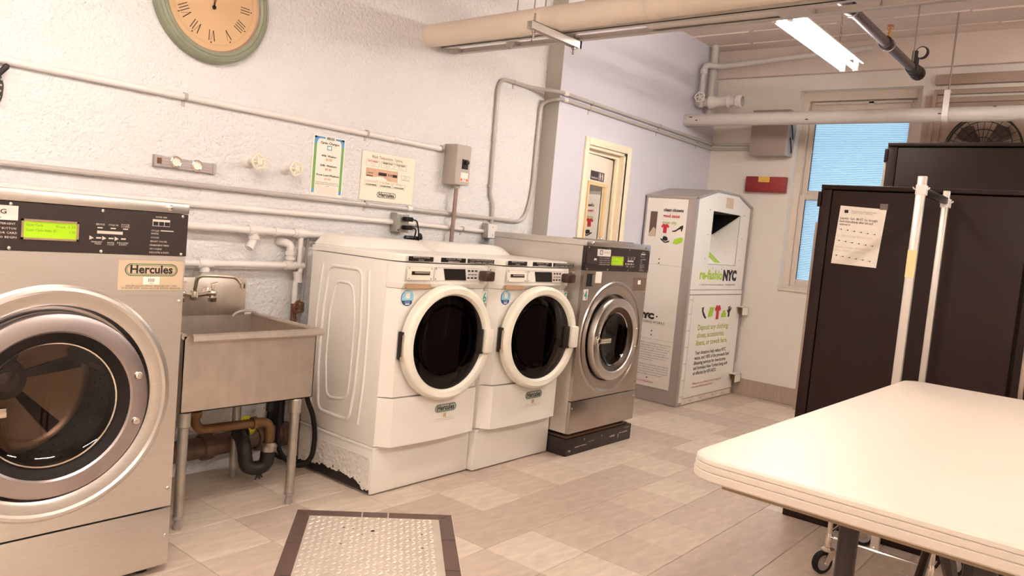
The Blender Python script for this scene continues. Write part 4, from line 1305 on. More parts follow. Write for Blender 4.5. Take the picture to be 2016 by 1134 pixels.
# ================================================================== WHITE FRONT LOADERS
def white_washer(x0, dy, number, label, ajar, chipped):
    x1 = x0 + 0.685
    yp_, yb = 2.735 + dy, 3.32
    cx = (x0 + x1) / 2
    t = thing('front_load_washer', label, 'washing machine', (cx, 3.0, 0), 'white front load washers')
    def bow(x0_, x1_, y, depth, rc, n=14):
        pts = []
        for q in range(n + 1):
            u = q / n
            e = min(u, 1 - u) * (x1_ - x0_)
            d = depth * (0.75 + 0.25 * math.sin(PI * u)) * min(1.0, (1 - (1 - min(e / rc, 1)) ** 2) ** 0.5)
            pts.append((x0_ + (x1_ - x0_) * u, y - d))
        return pts
    def extr(bm, pts2, z0, z1, yb_):
        f0 = [Vector((x, y, z0)) for x, y in pts2] + [Vector((pts2[-1][0], yb_, z0)), Vector((pts2[0][0], yb_, z0))]
        f1 = [Vector((p.x, p.y, z1)) for p in f0]
        return prism(bm, f0, f1)
    # pedestal
    ped = obj('pedestal', box(NB(), x0 + 0.002, x1 - 0.002, yp_, yb, 0.008, 0.236, 0.004), M_WHITE, t)
    bm = NB()
    FXL = Pl('x', x0 + 0.002)
    if chipped:
        # side skin of the pedestal with its rusted, ragged lower edge
        top = [(yp_ + 0.012, 0.185), (yb - 0.004, 0.185)]
        random.seed(11)
        low = []
        n = 46
        for q in range(n + 1):
            y = yb - 0.004 - (yb - yp_ - 0.016) * q / n
            base = 0.022 if q > n - 5 else 0.03 + 0.03 * math.sin(PI * q / n)
            low.append((y, base + random.uniform(-0.004, 0.011)))
        pts = top + low
        prism(bm, [FXL.p(u, v, 0.004) for u, v in pts], [FXL.p(u, v, 0.0005) for u, v in pts])
        obj('side_skin', bm, M_PEEL, ped, 0, label='blistered side skin with ragged rusty edge')
        bm = NB()
        prism(bm, [FXL.p(u, v, 0.0018) for u, v in ((yp_ + 0.01, 0.012), (yb, 0.012), (yb, 0.08), (yp_ + 0.10, 0.07), (yp_ + 0.01, 0.028))], [FXL.p(u, v, 0.0) for u, v in ((yp_ + 0.01, 0.012), (yb, 0.012), (yb, 0.08), (yp_ + 0.10, 0.07), (yp_ + 0.01, 0.028))])
        obj('bare_metal', bm, M_IRON, ped, 0, label='dark bare metal under the flaked paint')
        bm = NB()
        for (y, z, r) in ((3.20, 0.085, 0.006), (3.13, 0.070, 0.005), (3.02, 0.075, 0.005), (2.97, 0.067, 0.006), (2.86, 0.062, 0.004), (2.81, 0.052, 0.004), (3.19, 0.078, 0.004)):
            pts = [(y + r * random.uniform(0.5, 1.2) * math.cos(a), z + r * random.uniform(0.6, 1.6) * math.sin(a)) for a in [2 * PI * i / 7 for i in range(7)]]
            prism(bm, [FXL.p(u, v, 0.0048) for u, v in pts], [FXL.p(u, v, 0.004) for u, v in pts])
        obj('rust_hole', bm, M_IRON, ped, 0)
    obj('pedestal_lip', box(NB(), x0 - 0.003, x1 + 0.001, yp_ - 0.002, yb, 0.224, 0.239, 0.003), M_WHITE, ped)
    bm = NB()
    for xx in (x0 + 0.05, x1 - 0.05):
        for yy in (yp_ + 0.05, yb - 0.05):
            cyl(bm, (xx, yy, 0), (xx, yy, 0.016), 0.018, 10)
    obj('foot', bm, M_CASTW, ped)
    # cabinet
    obj('cabinet', box(NB(), x0, x1, yp_ + 0.002, yb, 0.241, 1.140, 0.006), M_WHITE, t)
    if chipped:      # pressed relief of the visible side
        bm = NB()
        FXS = Pl('x', x0)
        def ridge(pts, r, closed):
            P3 = [FXS.p(u, v, -0.002) for u, v in pts]
            if closed:
                P3 = fillet([(P3[0] + P3[-1]) / 2] + P3 + [(P3[0] + P3[-1]) / 2], 0.05, 6)
            tube(bm, P3, r, 8, not closed)
        ridge([(3.168, 1.076), (2.912, 1.078), (2.895, 0.80), (2.905, 0.50), (2.93, 0.33), (3.178, 0.333), (3.20, 0.55), (3.195, 0.85)], 0.010, True)
        ridge([(3.105, 1.002), (2.974, 1.004), (2.945, 0.85), (2.945, 0.55), (2.957, 0.43), (3.117, 0.409), (3.145, 0.60), (3.14, 0.85)], 0.008, True)
        ridge([(2.862, 1.081), (2.842, 0.85), (2.842, 0.55), (2.860, 0.324)], 0.009, False)
        ridge([(3.222, 1.08), (3.245, 0.85), (3.25, 0.55), (3.244, 0.331)], 0.009, False)
        obj('pressed_ridge', bm, M_WHITE, t, 60)
    # bowed drawer front, washer front, console
    dp = bow(x0 + 0.002, x1 - 0.002, yp_ + 0.0, 0.075, 0.05)
    obj('kick_drawer', extr(NB(), dp, 0.247, 0.484, yp_ + 0.004), M_WHITE, t, 30, label='bowed lower front')
    dp = bow(x0 + 0.002, x1 - 0.002, yp_ + 0.0, 0.062, 0.05)
    obj('front_panel', extr(NB(), dp, 0.489, 1.012, yp_ + 0.004), M_WHITE, t, 30)
    dp = bow(x0 + 0.001, x1 - 0.001, yp_ + 0.0, 0.088, 0.06)
    bm = extr(NB(), dp, 1.040, 1.138, yp_ + 0.004)
    dq = bow(x0 + 0.002, x1 - 0.002, yp_ + 0.0, 0.064, 0.06)
    A = [Vector((x, y, 1.040)) for x, y in dp]
    B = [Vector((x, y, 1.014)) for x, y in dq]
    va, vb = [bm.verts.new(p) for p in A], [bm.verts.new(p) for p in B]
    for q in range(len(va) - 1):
        bm.faces.new((va[q], va[q + 1], vb[q + 1], vb[q]))
    con = obj('console', bm, M_WHITE, t, 40)
    # lid with its front lip and the raised hump at the back
    dp = bow(x0 - 0.001, x1 + 0.001, yp_ + 0.0, 0.082, 0.06)
    bm = extr(NB(), dp, 1.143, 1.178, yb)
    r = bm.verts[:]
    es = [e for e in bm.edges if all(v.co.z > 1.17 for v in e.verts)]
    bmesh.ops.bevel(bm, geom=es, offset=0.010, segments=3, affect='EDGES')
    lid = obj('lid', bm, M_WHITE, t, 40)
    bm = NB()
    xa, xb = x0 + 0.006, x1 - 0.03
    prof = [(0.0, 3.315), (0.0, 3.06), (0.025, 3.10), (0.046, 3.14), (0.052, 3.18), (0.052, 3.315)]
    n = 12
    rows = []
    for q in range(n + 1):
        u = q / n
        x = xa + (xb - xa) * u
        e = min(u, 1 - u) * (xb - xa)
        f = (1 - (1 - min(e / 0.06, 1)) ** 2) ** 0.5
        rows.append([bm.verts.new((x, y, 1.176 + max(h * f, 0.0) + (0.001 if h else 0))) for h, y in prof])
    for A_, B_ in zip(rows, rows[1:]):
        for q in range(len(prof)):
            bm.faces.new((A_[q], A_[(q + 1) % len(prof)], B_[(q + 1) % len(prof)], B_[q]))
    bm.faces.new(rows[0])
    bm.faces.new(rows[-1][::-1])
    obj('back_hump', bm, M_WHITE, lid, 50)
    # printed labels on the lid lip
    FL = Pl('y', yp_ - 0.0805)
    dxx = lambda x: x0 + x
    for (a, b, txt) in ((0.055, 0.215, [('INSTRUCTIONS', 0.0, 0.006), ('READ', 0.0, -0.006)]), (0.27, 0.445, [('DISPLAY TIME', 0.0, 0.005), ('REMAINING', 0.0, -0.007)]), (0.462, 0.665, [('CYCLE POWER WASH RINSE SPIN 24', 0.0, 0.005), ('GENTLE  NORMAL  HEAVY  WHITES', 0.0, -0.007)])):
        p = obj('label_strip', rect(NB(), FL, dxx(a), dxx(b), 1.1475, 1.1695, 0, 0.003), M_BLACKP, lid, 0)
        letters('lettering', FL, [(s, dxx((a + b) / 2), 1.156 + v, 0.0065, 'c', min(b - a - 0.02, 0.009 * len(s))) for s, _, v in txt], M_PRINTL, p, 0.0042, 0.01, res=1)
    # console details, leaning with the console front
    FC = Pl('y', yp_ - 0.0865)
    cp = obj('coin_plate', poly(NB(), FC, rrect(dxx(0.045), dxx(0.215), 1.058, 1.122, 0.004), 0, 0.003), M_WHITEC, con, 0)
    bm = NB()
    outline(bm, FC, rrect(dxx(0.045), dxx(0.215), 1.058, 1.122, 0.004), 0.0015, 0.003, 0.0036)
    outline(bm, FC, rrect(dxx(0.225), dxx(0.672), 1.056, 1.122, 0.004), 0.0012, 0.0, 0.003)
    obj('plate_edge', bm, M_PRINTL, cp, 0)
    bm = NB()
    for a in (0.057, 0.203, 0.234):
        for z in (1.065, 1.114):
            dome(bm, FC, dxx(a), z, 0.004, 0.003, 0.003, 8)
    obj('screw', bm, M_GALV, cp)
    bm = NB()
    rect(bm, FC, dxx(0.072), dxx(0.192), 1.083, 1.10, 0.003, 0.0055)
    cs = obj('coin_slide', bm, M_CHROME, cp, 0)
    bm = NB()
    rect(bm, FC, dxx(0.092), dxx(0.19), 1.090, 1.098, 0.0055, 0.006)
    obj('slide_slot', bm, M_PRINTG, cs, 0)
    dispw = poly(NB(), FC, [(dxx(0.302), 1.060), (dxx(0.452), 1.060), (dxx(0.440), 1.116), (dxx(0.286), 1.116)], 0, 0.004)
    ds = obj('display_window', dispw, M_BLACKP, con, 0, label='black display window')
    letters('lettering', FC, [('88', dxx(0.372), 1.075, 0.016, 'c')], M_PRINT, ds, 0.0048)
    if number == '5':
        obj('button_plate', rect(NB(), FC, dxx(0.452), dxx(0.54), 1.058, 1.117, 0, 0.002), M_PRINTL, con, 0)
    bm = NB()
    for q in range(3):
        for z in (1.104, 1.068):
            poly(bm, FC, rrect(dxx(0.463 + 0.027 * q), dxx(0.477 + 0.027 * q), z, z + 0.008, 0.003, 3), 0, 0.004)
        rect(bm, FC, dxx(0.468 + 0.024 * q), dxx(0.482 + 0.024 * q), 1.0875, 1.091, 0, 0.004)
    obj('button', bm, M_BLACKP, con, 0)
    bm = box(NB(), dxx(0.553), dxx(0.628), yp_ - 0.135, yp_ - 0.08, 1.058, 1.112, 0.010)
    obj('coin_meter', bm, mat('meter_brown', (0.26, 0.17, 0.14), 0.25), con, label='brown coin meter')
    bm = NB()
    dome(bm, FC, dxx(0.652), 1.064, 0.004, 0.003, 0.0, 8)
    dome(bm, FC, dxx(0.640), 1.117, 0.004, 0.003, 0.0, 8)
    obj('console_screw', bm, M_IRON, con)
    bm = poly(NB(), Pl('y', yp_ - 0.074), rrect(dxx(0.055), dxx(0.215), 1.016, 1.036, 0.009), -0.006, 0.008)
    obj('coin_return', bm, mat('coin_tray_tan', (0.70, 0.55, 0.42), 0.5), con, label='tan coin return tray')
    # round blue sticker and number
    FP = Pl('y', yp_ - 0.0535)
    st = obj('round_sticker', disc(NB(), FP, dxx(0.094), 0.968, 0.0385, -0.004, 0.0012, 28), M_NAVY, t, 0, label='round blue sticker')
    bm = NB()
    poly(bm, FP, [(dxx(0.094) + 0.0385 * math.cos(a), 0.968 + 0.0385 * math.sin(a)) for a in [math.radians(-18 + 216 * i / 20) for i in range(21)]], 0.0012, 0.0016)
    obj('sticker_field', bm, M_LBLUE, st, 0)
    bm = NB()
    poly(bm, FP, [(dxx(0.080), 0.992), (dxx(0.108), 0.992), (dxx(0.106), 0.966), (dxx(0.082), 0.966)], 0.0016, 0.002)
    outline(bm, FP, [(dxx(0.077), 0.996), (dxx(0.111), 0.996)], 0.003, 0.0016, 0.002)
    rect(bm, FP, dxx(0.080), dxx(0.108), 0.936, 0.942, 0.0012, 0.0016)
    obj('sticker_cup', bm, M_PAPER, st, 0)
    letters('lettering', FP, [('HE ONLY', dxx(0.094), 0.946, 0.006, 'c', 0.036)], M_PAPER, st, 0.0018)
    nb = obj('number_label', rect(NB(), FP, dxx(0.628), dxx(0.664), 0.937, 0.999, -0.004, 0.0008), M_WHITE, t, 0)
    letters('lettering', FP, [(number, dxx(0.647), 0.942, 0.052, 'c', 0.026)], M_TEAL, nb, 0.0016, 0.02)
    # badge on the drawer
    FDW = Pl('y', yp_ - 0.0752)
    hercules(FDW, dxx(0.322), dxx(0.476), 0.385, 0.427, t, 0, True)
    bm = NB()
    rect(bm, FDW, dxx(0.385), dxx(0.405), 0.357, 0.378, -0.003, 0.0008)
    lb = obj('small_label', bm, mat('label_tan', (0.80, 0.66, 0.52), 0.6), t, 0)
    letters('lettering', FDW, [('550 West John Street  Hicksville NY 11801', dxx(0.395), 0.350, 0.004, 'c', 0.13), ('(516) 555-0100  coin laundry equipment service', dxx(0.395), 0.341, 0.004, 'c', 0.155)], M_PRINTG, lb, 0.001, 0.0, res=1)
    # door, hinged on the left edge
    dc, dz, Rx, Rz = cx + 0.010, 0.748, 0.303, 0.290
    hingex = dc - Rx
    yd = yp_ - 0.062
    off = Vector((hingex, yd, 0))
    dr = bpy.data.objects.new('door', None)
    COL.objects.link(dr)
    dr.parent = t
    dr.location = off - LOC[t.name]
    LOC[dr.name] = Vector((0, 0, 0))
    c0 = (Rx, 0, dz)
    sx_, sz_ = 1.0, Rz / Rx
    obj('door_ring', lathe(NB(), [(0.243, 0.026), (0.248, 0.046), (0.258, 0.058), (0.285, 0.062), (0.297, 0.055), (0.303, 0.040), (0.303, 0.012), (0.29, 0.006), (0.25, 0.006)], c0, (0, -1, 0), 64, 1.0, sz_, close=True), M_WHITEC, dr, 40)
    obj('door_window', lathe(NB(), [(0.247, 0.040), (0.20, 0.047), (0.10, 0.051), (0, 0.052)], c0, (0, -1, 0), 48, 1.0, sz_), M_GLASSD, dr, 60, label='dark domed door window')
    bm = NB()
    hx = Rx + 0.232
    box(bm, hx, hx + 0.062, -0.082, -0.056, dz - 0.065, dz + 0.062, 0.010)
    obj('door_handle', bm, M_WHITEC, dr)
    bm = NB()
    box(bm, hx - 0.05, hx + 0.002, -0.064, -0.05, dz - 0.068, dz - 0.056, 0.003)
    poly(bm, Pl('y', -0.05), [(hx - 0.045, dz - 0.056), (hx, dz - 0.056), (hx, dz + 0.06), (hx - 0.045, dz + 0.06)], 0, 0.006)
    obj('handle_recess', bm, M_BLACKP, dr)
    bm = NB()
    box(bm, -0.002, 0.016, -0.030, 0.004, dz - 0.072, dz + 0.062, 0.004)
    obj('hinge_recess', bm, M_IRON, dr)
    bm = NB()
    cyl(bm, (0.002, -0.033, dz - 0.06), (0.002, -0.033, dz + 0.05), 0.0065, 8)
    cyl(bm, (0.002, -0.033, dz - 0.07), (0.002, -0.033, dz - 0.055), 0.010, 8)
    obj('hinge_pin', bm, M_CHROME, dr)
    dr.rotation_euler = (0, 0, math.radians(-ajar))
    # opening, drum
    FPN = Pl('y', yp_ - 0.063)
    obj('gasket', lathe(NB(), [(0.272, -0.004), (0.272, 0.003), (0.262, 0.004), (0.24, -0.003), (0.235, -0.004)], FPN.p(dc, dz), (0, -1, 0), 48, 1.0, sz_, close=True), M_CASTW, t)
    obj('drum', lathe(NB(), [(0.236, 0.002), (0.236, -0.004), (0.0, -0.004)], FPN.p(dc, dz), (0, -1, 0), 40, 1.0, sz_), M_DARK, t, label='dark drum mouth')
    obj('drum_rim', lathe(NB(), [(0.170, 0.0), (0.176, 0.008), (0.186, 0.008), (0.190, 0.0)], FPN.p(dc + 0.02, dz), (0, -1, 0), 40), M_CHROME, t)
    return t
white_washer(2.425, 0.0, '6', 'white front load washer number 6 beside the sink, rusted pedestal side', 0.5, True)
white_washer(3.113, -0.035, '5', 'white front load washer number 5 next to the stainless one', 4.0, False)

# ================================================================== SINK
t = thing('utility_sink', 'stainless steel laundry sink on tubular legs beside the near coin washer', 'sink', (1.85, 3.1, 0))
sx0, sx1, sy0, sy1, szb, szt = 1.525, 2.152, 2.87, 3.40, 0.49, 0.80
bm = NB()
th = 0.004
box(bm, sx0, sx1, sy0, sy0 + th, szb, szt)
box(bm, sx0, sx0 + th, sy0, sy1, szb, szt)
box(bm, sx1 - th, sx1, sy0, sy1, szb, szt)
box(bm, sx0, sx1, sy1 - th, sy1, szb, szt)
box(bm, sx0, sx1, sy0, sy1, szb, szb + th)
obj('basin', bm, M_SINK, t)
bm = NB()
rim = [(sx0 - 0.012, sy1, szt), (sx0 - 0.012, sy0 - 0.012, szt), (sx1 + 0.012, sy0 - 0.012, szt), (sx1 + 0.012, sy1, szt)]
prof = []
tube(bm, [(sx0 - 0.0, sy1, szt), (sx0 - 0.0, sy0, szt)], 0.012, 10)
tube(bm, [(sx1 + 0.004, sy1, szt), (sx1 + 0.004, sy0, szt)], 0.012, 10)
pr = [(0.0, 0.006), (-0.024, 0.012), (-0.034, 0.006), (-0.036, -0.014), (-0.030, -0.020), (-0.026, -0.012), (-0.020, -0.004), (0.0, -0.006)]
prism(bm, [(sx0 + 0.02, sy0 + q, szt + h) for q, h in pr], [(sx1 + 0.012, sy0 + q, szt + h) for q, h in pr])
obj('rolled_rim', bm, M_SINK, t, label='rolled front rim')
bm = NB()
box(bm, sx0 + 0.01, sx1 - 0.045, sy1 - 0.004, sy1 + 0.012, szt - 0.01, 0.981, 0.003)
obj('backsplash', bm, M_SINK, t)
for (x, y) in ((1.562, 2.905), (2.075, 2.885), (2.062, 3.335), (1.562, 3.335)):
    bm = NB()
    cyl(bm, (x, y, 0.05), (x, y, szb), 0.0205, 14)
    lathe(bm, [(0.024, 0), (0.027, 0.004), (0.027, 0.06), (0.0215, 0.066)], (x, y, szb - 0.066), (0, 0, 1), 14)
    lg = obj('leg', bm, M_GALV, t)
    bm = NB()
    lathe(bm, [(0, 0), (0.015, 0), (0.018, 0.012), (0.013, 0.03), (0.013, 0.04), (0.0215, 0.044), (0.0215, 0.058)], (x, y, 0), (0, 0, 1), 12)
    obj('bullet_foot', bm, M_CASTW, lg)
t = thing('sink_tap', 'chrome wall tap with a square swing spout above the sink', 'tap', (1.84, 3.36, 0.92))
bm = NB()
tube(bm, fillet([(1.802, 3.33, 0.915), (1.802, 3.31, 0.998), (1.86, 3.26, 1.004), (1.938, 3.20, 1.004), (1.955, 3.18, 0.962)], 0.03, 5), 0.0095, 10)
lathe(bm, [(0.0095, 0), (0.014, 0.002), (0.014, 0.022), (0.0095, 0.024)], (1.9545, 3.181, 0.955), (0, 0, 1), 10)
obj('spout', bm, M_CHROME, t)
bm = NB()
for x in (1.745, 1.895):
    lathe(bm, [(0.024, 0), (0.02, 0.008), (0.012, 0.012), (0.012, 0.06)], (x, 3.40, 0.915), (0, -1, 0), 12)
    sphere(bm, (x, 3.335, 0.915), 0.021, 12)
tube(bm, [(1.745, 3.335, 0.915), (1.802, 3.33, 0.905), (1.895, 3.335, 0.915)], 0.013, 10)
lathe(bm, [(0.016, -0.025), (0.02, -0.01), (0.016, 0.015)], (1.802, 3.33, 0.91), (0, 0, 1), 12)
obj('tap_body', bm, M_CHROME, t)
for x in (1.745, 1.895):
    bm = NB()
    cyl(bm, (x, 3.335, 0.93), (x, 3.335, 0.955), 0.008, 8)
    tube(bm, [(x - 0.012, 3.335, 0.955), (x + 0.012, 3.315, 0.965)], 0.006, 6)
    lathe(bm, [(0.012, 0), (0.02, -0.012), (0.018, -0.03), (0.008, -0.034)], (x, 3.335, 0.905), (0, 0, 1), 10)
    obj('tap_handle', bm, M_CHROME, t)
t = thing('sink_hose_coil', 'thin grey hose curving over the back of the sink', 'hose', (2.13, 3.36, 0.81))
obj('hose_run', tube(NB(), [(2.095 + 0.075 * math.cos(a), 3.36, 0.79 + 0.035 * math.sin(a)) for a in [math.radians(170 - 150 * i / 10) for i in range(11)]] + [(2.172, 3.38, 0.76)], 0.006, 8), M_COND, t)
# drain and trap
t = thing('sink_drain', 'brown brass drain pipe with a black trap under the sink', 'pipe', (1.95, 3.15, 0.3))
obj('tailpiece', tube(NB(), fillet([(1.745, 3.15, 0.489), (1.745, 3.15, 0.325), (2.05, 3.16, 0.315)], 0.06, 6), 0.021, 14), M_BRASS, t)
bm = NB()
lathe(bm, [(0.021, 0), (0.029, 0.002), (0.029, 0.026), (0.021, 0.028)], (1.745, 3.15, 0.385), (0, 0, 1), 12)
lathe(bm, [(0.021, 0), (0.03, 0.002), (0.03, 0.024), (0.021, 0.026)], (2.035, 3.16, 0.315), (1, 0, 0), 12)
obj('slip_nut', bm, M_BRASS, t)
obj('elbow', tube(NB(), fillet([(2.05, 3.16, 0.315), (2.13, 3.16, 0.31), (2.135, 3.16, 0.20)], 0.05, 6), 0.0235, 14), M_BRASS, t)
obj('trap_nut', lathe(NB(), [(0.026, 0), (0.040, 0.004), (0.042, 0.03), (0.030, 0.045)], (2.135, 3.16, 0.165), (0, 0, 1), 12), M_STEELD, t)
bm = NB()
tube(bm, fillet([(2.135, 3.16, 0.175), (2.132, 3.165, 0.085), (2.04, 3.19, 0.085), (2.03, 3.20, 0.20), (2.06, 3.30, 0.235)], 0.05, 6), 0.034, 14)
lathe(bm, [(0.034, 0), (0.042, 0.003), (0.042, 0.03), (0.034, 0.033)], (2.06, 3.27, 0.228), (0.1, 1, 0.1), 12)
obj('trap', bm, M_IRON, t, label='black plastic trap')
bm = NB()
for a in range(4):
    tube(bm, [(2.09 + 0.006 * a, 3.17, 0.055), (2.08 + 0.012 * a, 3.168, 0.03 + 0.006 * (a % 2))], 0.004, 5)
obj('trap_drip', bm, M_IRON, t)
t = thing('waste_pipe', 'thick stained waste pipe along the wall near the floor under the sink', 'pipe', (2.0, 3.43, 0.14))
obj('pipe_run', cyl(NB(), (1.35, 3.42, 0.135), (2.42, 3.42, 0.16), 0.052, 18), M_WASTE, t)
bm = NB()
for x in (1.93, 2.22, 2.36):
    lathe(bm, [(0.052, 0), (0.064, 0.004), (0.064, 0.05), (0.052, 0.055)], (x, 3.42, 0.149), (1, 0, 0.02), 16)
cyl(bm, (2.14, 3.43, 0.155), (2.07, 3.305, 0.235), 0.040, 14)
obj('pipe_hub', bm, M_WASTE, t)
obj('standpipe', cyl(NB(), (2.36, 3.43, 0.16), (2.36, 3.43, 0.36), 0.035, 14), M_IRON, t)
single('yellow_cap', lathe(NB(), [(0, 0), (0.045, 0.0), (0.05, 0.01), (0.05, 0.04), (0.04, 0.055), (0, 0.06)], (2.155, 3.40, 0.212), (0.0, -0.5, 1), 16), mat('yellow_plastic', (0.85, 0.82, 0.18), 0.4), 'bright yellow plastic cap lying on the waste pipe under the sink', 'cap')
t = thing('drain_hose', 'looped black rubber hose between the sink leg and white washer number 6', 'hose', (2.3, 3.2, 0.2))
obj('hose_loop', tube(NB(), fillet([(2.235, 3.25, 0.70), (2.225, 3.22, 0.39), (2.21, 3.2, 0.205), (2.228, 3.2, 0.13), (2.28, 3.19, 0.075), (2.345, 3.17, 0.045), (2.395, 3.16, 0.085), (2.408, 3.16, 0.19), (2.385, 3.16, 0.31), (2.355, 3.18, 0.39), (2.34, 3.22, 0.62)], 0.06, 4), 0.0125, 10), M_RUBBER, t)
t = thing('supply_hose', 'black rubber hose hanging straight behind the drain hose loop', 'hose', (2.27, 3.36, 0.2))
obj('hose_run', tube(NB(), fillet([(2.28, 3.38, 0.62), (2.262, 3.36, 0.3), (2.25, 3.35, 0.12), (2.33, 3.34, 0.045), (2.44, 3.34, 0.03)], 0.08, 5), 0.011, 8), M_RUBBER, t)
obj('hose_fitting', lathe(NB(), [(0.011, 0), (0.018, 0.003), (0.018, 0.05), (0.011, 0.053)], (2.263, 3.361, 0.30), (0.03, 0.03, 1), 10), M_IRON, t)

# ================================================================== FLOOR HATCH
ang = math.atan2(-0.674, 0.739)
t = thing('floor_hatch', 'steel tread plate hatch framed with dark tiles in the tiled floor', 'hatch', (2.057, 2.792, 0.0), local=True, rotz=ang)
# local: +x along the far edge, -y towards the camera
W_, L_, bw = 0.695, 0.98, 0.0655
obj('frame_bed', box(NB(), 0, W_, -L_, 0, 0.0004, 0.002), M_BGROUT, t, 0)
def htile(pts):
    prism_bm = NB()
    cx_ = sum(p[0] for p in pts) / len(pts)
    cy_ = sum(p[1] for p in pts) / len(pts)
    sh = [(cx_ + (x - cx_) * (1 - 0.003 / max(abs(x - cx_), 0.01)), cy_ + (y - cy_) * (1 - 0.003 / max(abs(y - cy_), 0.01))) for x, y in pts]
    prism(prism_bm, [(x, y, 0.0055) for x, y in sh], [(x, y, 0.002) for x, y in sh])
    obj('border_tile', prism_bm, M_PTILE, t, 0)
cuts = [0, 0.2895, 0.405, W_]
for a, b in zip(cuts, cuts[1:]):
    htile([(a, 0), (b, 0), (b if b < W_ else W_ - bw, -bw), (a if a > 0 else bw, -bw)])
    htile([(a if a > 0 else bw, -L_ + bw), (b if b < W_ else W_ - bw, -L_ + bw), (b, -L_), (a, -L_)])
for xa, xb, cuts in ((0, bw, [0, 0.288, 0.363, 0.652, L_]), (W_ - bw, W_, [0, 0.288, 0.5757, 0.865, L_])):
    for a, b in zip(cuts, cuts[1:]):
        ya_in, yb_in = (-a if a > 0 else -bw), (-b if b < L_ else -L_ + bw)
        if xa == 0:
            htile([(0, -a), (bw, ya_in), (bw, yb_in), (0, -b)])
        else:
            htile([(xa, ya_in), (xb, -a), (xb, -b), (xa, yb_in)])
obj('tread_plate', box(NB(), bw + 0.002, W_ - bw - 0.002, -L_ + bw + 0.002, -bw - 0.002, 0.002, 0.0062), M_PLATE, t, 0)
bm = NB()
px0, px1, py0, py1 = bw + 0.015, W_ - bw - 0.015, -L_ + bw + 0.015, -bw - 0.012
ny, nx = int((py1 - py0) / 0.0255), int((px1 - px0) / 0.0255)
for j in range(ny + 1):
    for i in range(nx + 1):
        c = Vector((px0 + i * 0.0255, py0 + j * 0.0255, 0.0062))
        s = 1 if (i + j) % 2 else -1
        d = Vector((math.cos(PI / 4) * s, math.sin(PI / 4), 0))
        e = Vector((-d.y, d.x, 0))
        q = [c + d * 0.0120, c + e * 0.0042, c - d * 0.0120, c - e * 0.0042]
        vs = [bm.verts.new(p) for p in q]
        tp = [bm.verts.new(c + d * 0.007 + Vector((0, 0, 0.0030))), bm.verts.new(c - d * 0.007 + Vector((0, 0, 0.0030)))]
        bm.faces.new((vs[0], vs[1], tp[0]))
        bm.faces.new((vs[1], tp[1], tp[0]))
        bm.faces.new((vs[1], vs[2], tp[1]))
        bm.faces.new((vs[2], vs[3], tp[1]))
        bm.faces.new((vs[3], tp[0], tp[1]))
        bm.faces.new((vs[3], vs[0], tp[0]))
obj('tread_lug', bm, M_PLATE, t, 0, kind='stuff')
bm = NB()
lathe(bm, [(0.0095, 0), (0.0, 0.0003)], (0.342, -0.2185, 0.0068), (0, 0, 1), 14)
obj('lift_hole', bm, M_DARK, t, 0, label='dark finger hole')
bm = NB()
for (x, y, r) in ((0.22, -0.19, 0.006), (0.55, -0.24, 0.006), (0.26, -0.20, 0.004), (0.22, -0.36, 0.005), (0.50, -0.30, 0.004), (0.55, -0.38, 0.006), (0.30, -0.26, 0.004)):
    lathe(bm, [(r, 0), (0.0, 0.0003)], (x, y, 0.0071), (0, 0, 1), 8)
obj('rust_spot', bm, M_RUST, t, 0)
# ================================================================== DONATION BIN
BX0, BX1, BY0, BY1 = 5.80, 6.93, 2.868, 3.335
t = thing('donation_bin', 'tall white and grey clothing donation bin with printed panels in far corner', 'bin', (6.36, 3.1, 0))
ZS, ZT = 1.74, 1.832
hexp = [(BX0, 0.004), (BX1, 0.004), (BX1, ZS), (6.62, ZT), (6.18, ZT), (BX0, ZS)]
# shell: grey body with a real opening in the front
bm = NB()
OX0, OX1, OZ0, OZ1 = 6.12, 6.69, 1.20, 1.655
prism(bm, [(x, BY0 + 0.26, z) for x, z in hexp], [(x, BY1, z) for x, z in hexp])
for pts in ([(BX0, 0.004), (OX0, 0.004), (OX0, 1.81), (BX0, ZS)], [(OX1, 0.004), (BX1, 0.004), (BX1, ZS), (OX1, 1.81)],
            [(OX0, 0.004), (OX1, 0.004), (OX1, OZ0), (OX0, OZ0)], [(OX0, OZ1), (OX1, OZ1), (OX1, 1.81), (6.62, ZT), (6.18, ZT), (OX0, 1.815)]):
    prism(bm, [(x, BY0, z) for x, z in pts], [(x, BY0 + 0.26, z) for x, z in pts])
obj('bin_body', bm, M_BING, t, 0)
FBN = Pl('y', BY0)
# front panels
bm = NB()
up_ = [(5.835, 0.985), (6.895, 0.985), (6.895, 1.735), (6.61, 1.818), (6.19, 1.818), (5.835, 1.728)]
for pts in ([(5.835, 0.985), (OX0, 0.985), (OX0, 1.80), (5.835, 1.728)], [(OX1, 0.985), (6.885, 0.985), (6.885, 1.728), (OX1, 1.785)],
            [(OX0, 0.985), (OX1, 0.985), (OX1, OZ0), (OX0, OZ0)], [(OX0, OZ1), (OX1, OZ1), (OX1, 1.785), (6.61, 1.815), (6.19, 1.815), (OX0, 1.80)]):
    poly(bm, FBN, pts, 0, 0.004)
obj('front_panel', bm, M_BINW, t, 0)
bm = NB()
rect(bm, FBN, 5.845, 6.895, 0.945, 0.978, 0, 0.006)
obj('front_strip', bm, M_BINW, t, 0)
bd = obj('bin_door', rect(NB(), FBN, 5.905, 6.885, 0.065, 0.935, 0, 0.010), M_BINW, t, 0)
obj('hinge_strip', rect(NB(), FBN, 5.845, 5.898, 0.03, 0.935, 0, 0.007), M_BINW, t, 0)
obj('kick_strip', rect(NB(), FBN, 5.90, 6.885, 0.008, 0.058, 0, 0.006), mat('worn_strip', (0.85, 0.79, 0.73), 0.5, var=(12, 0.12)), t, 0)
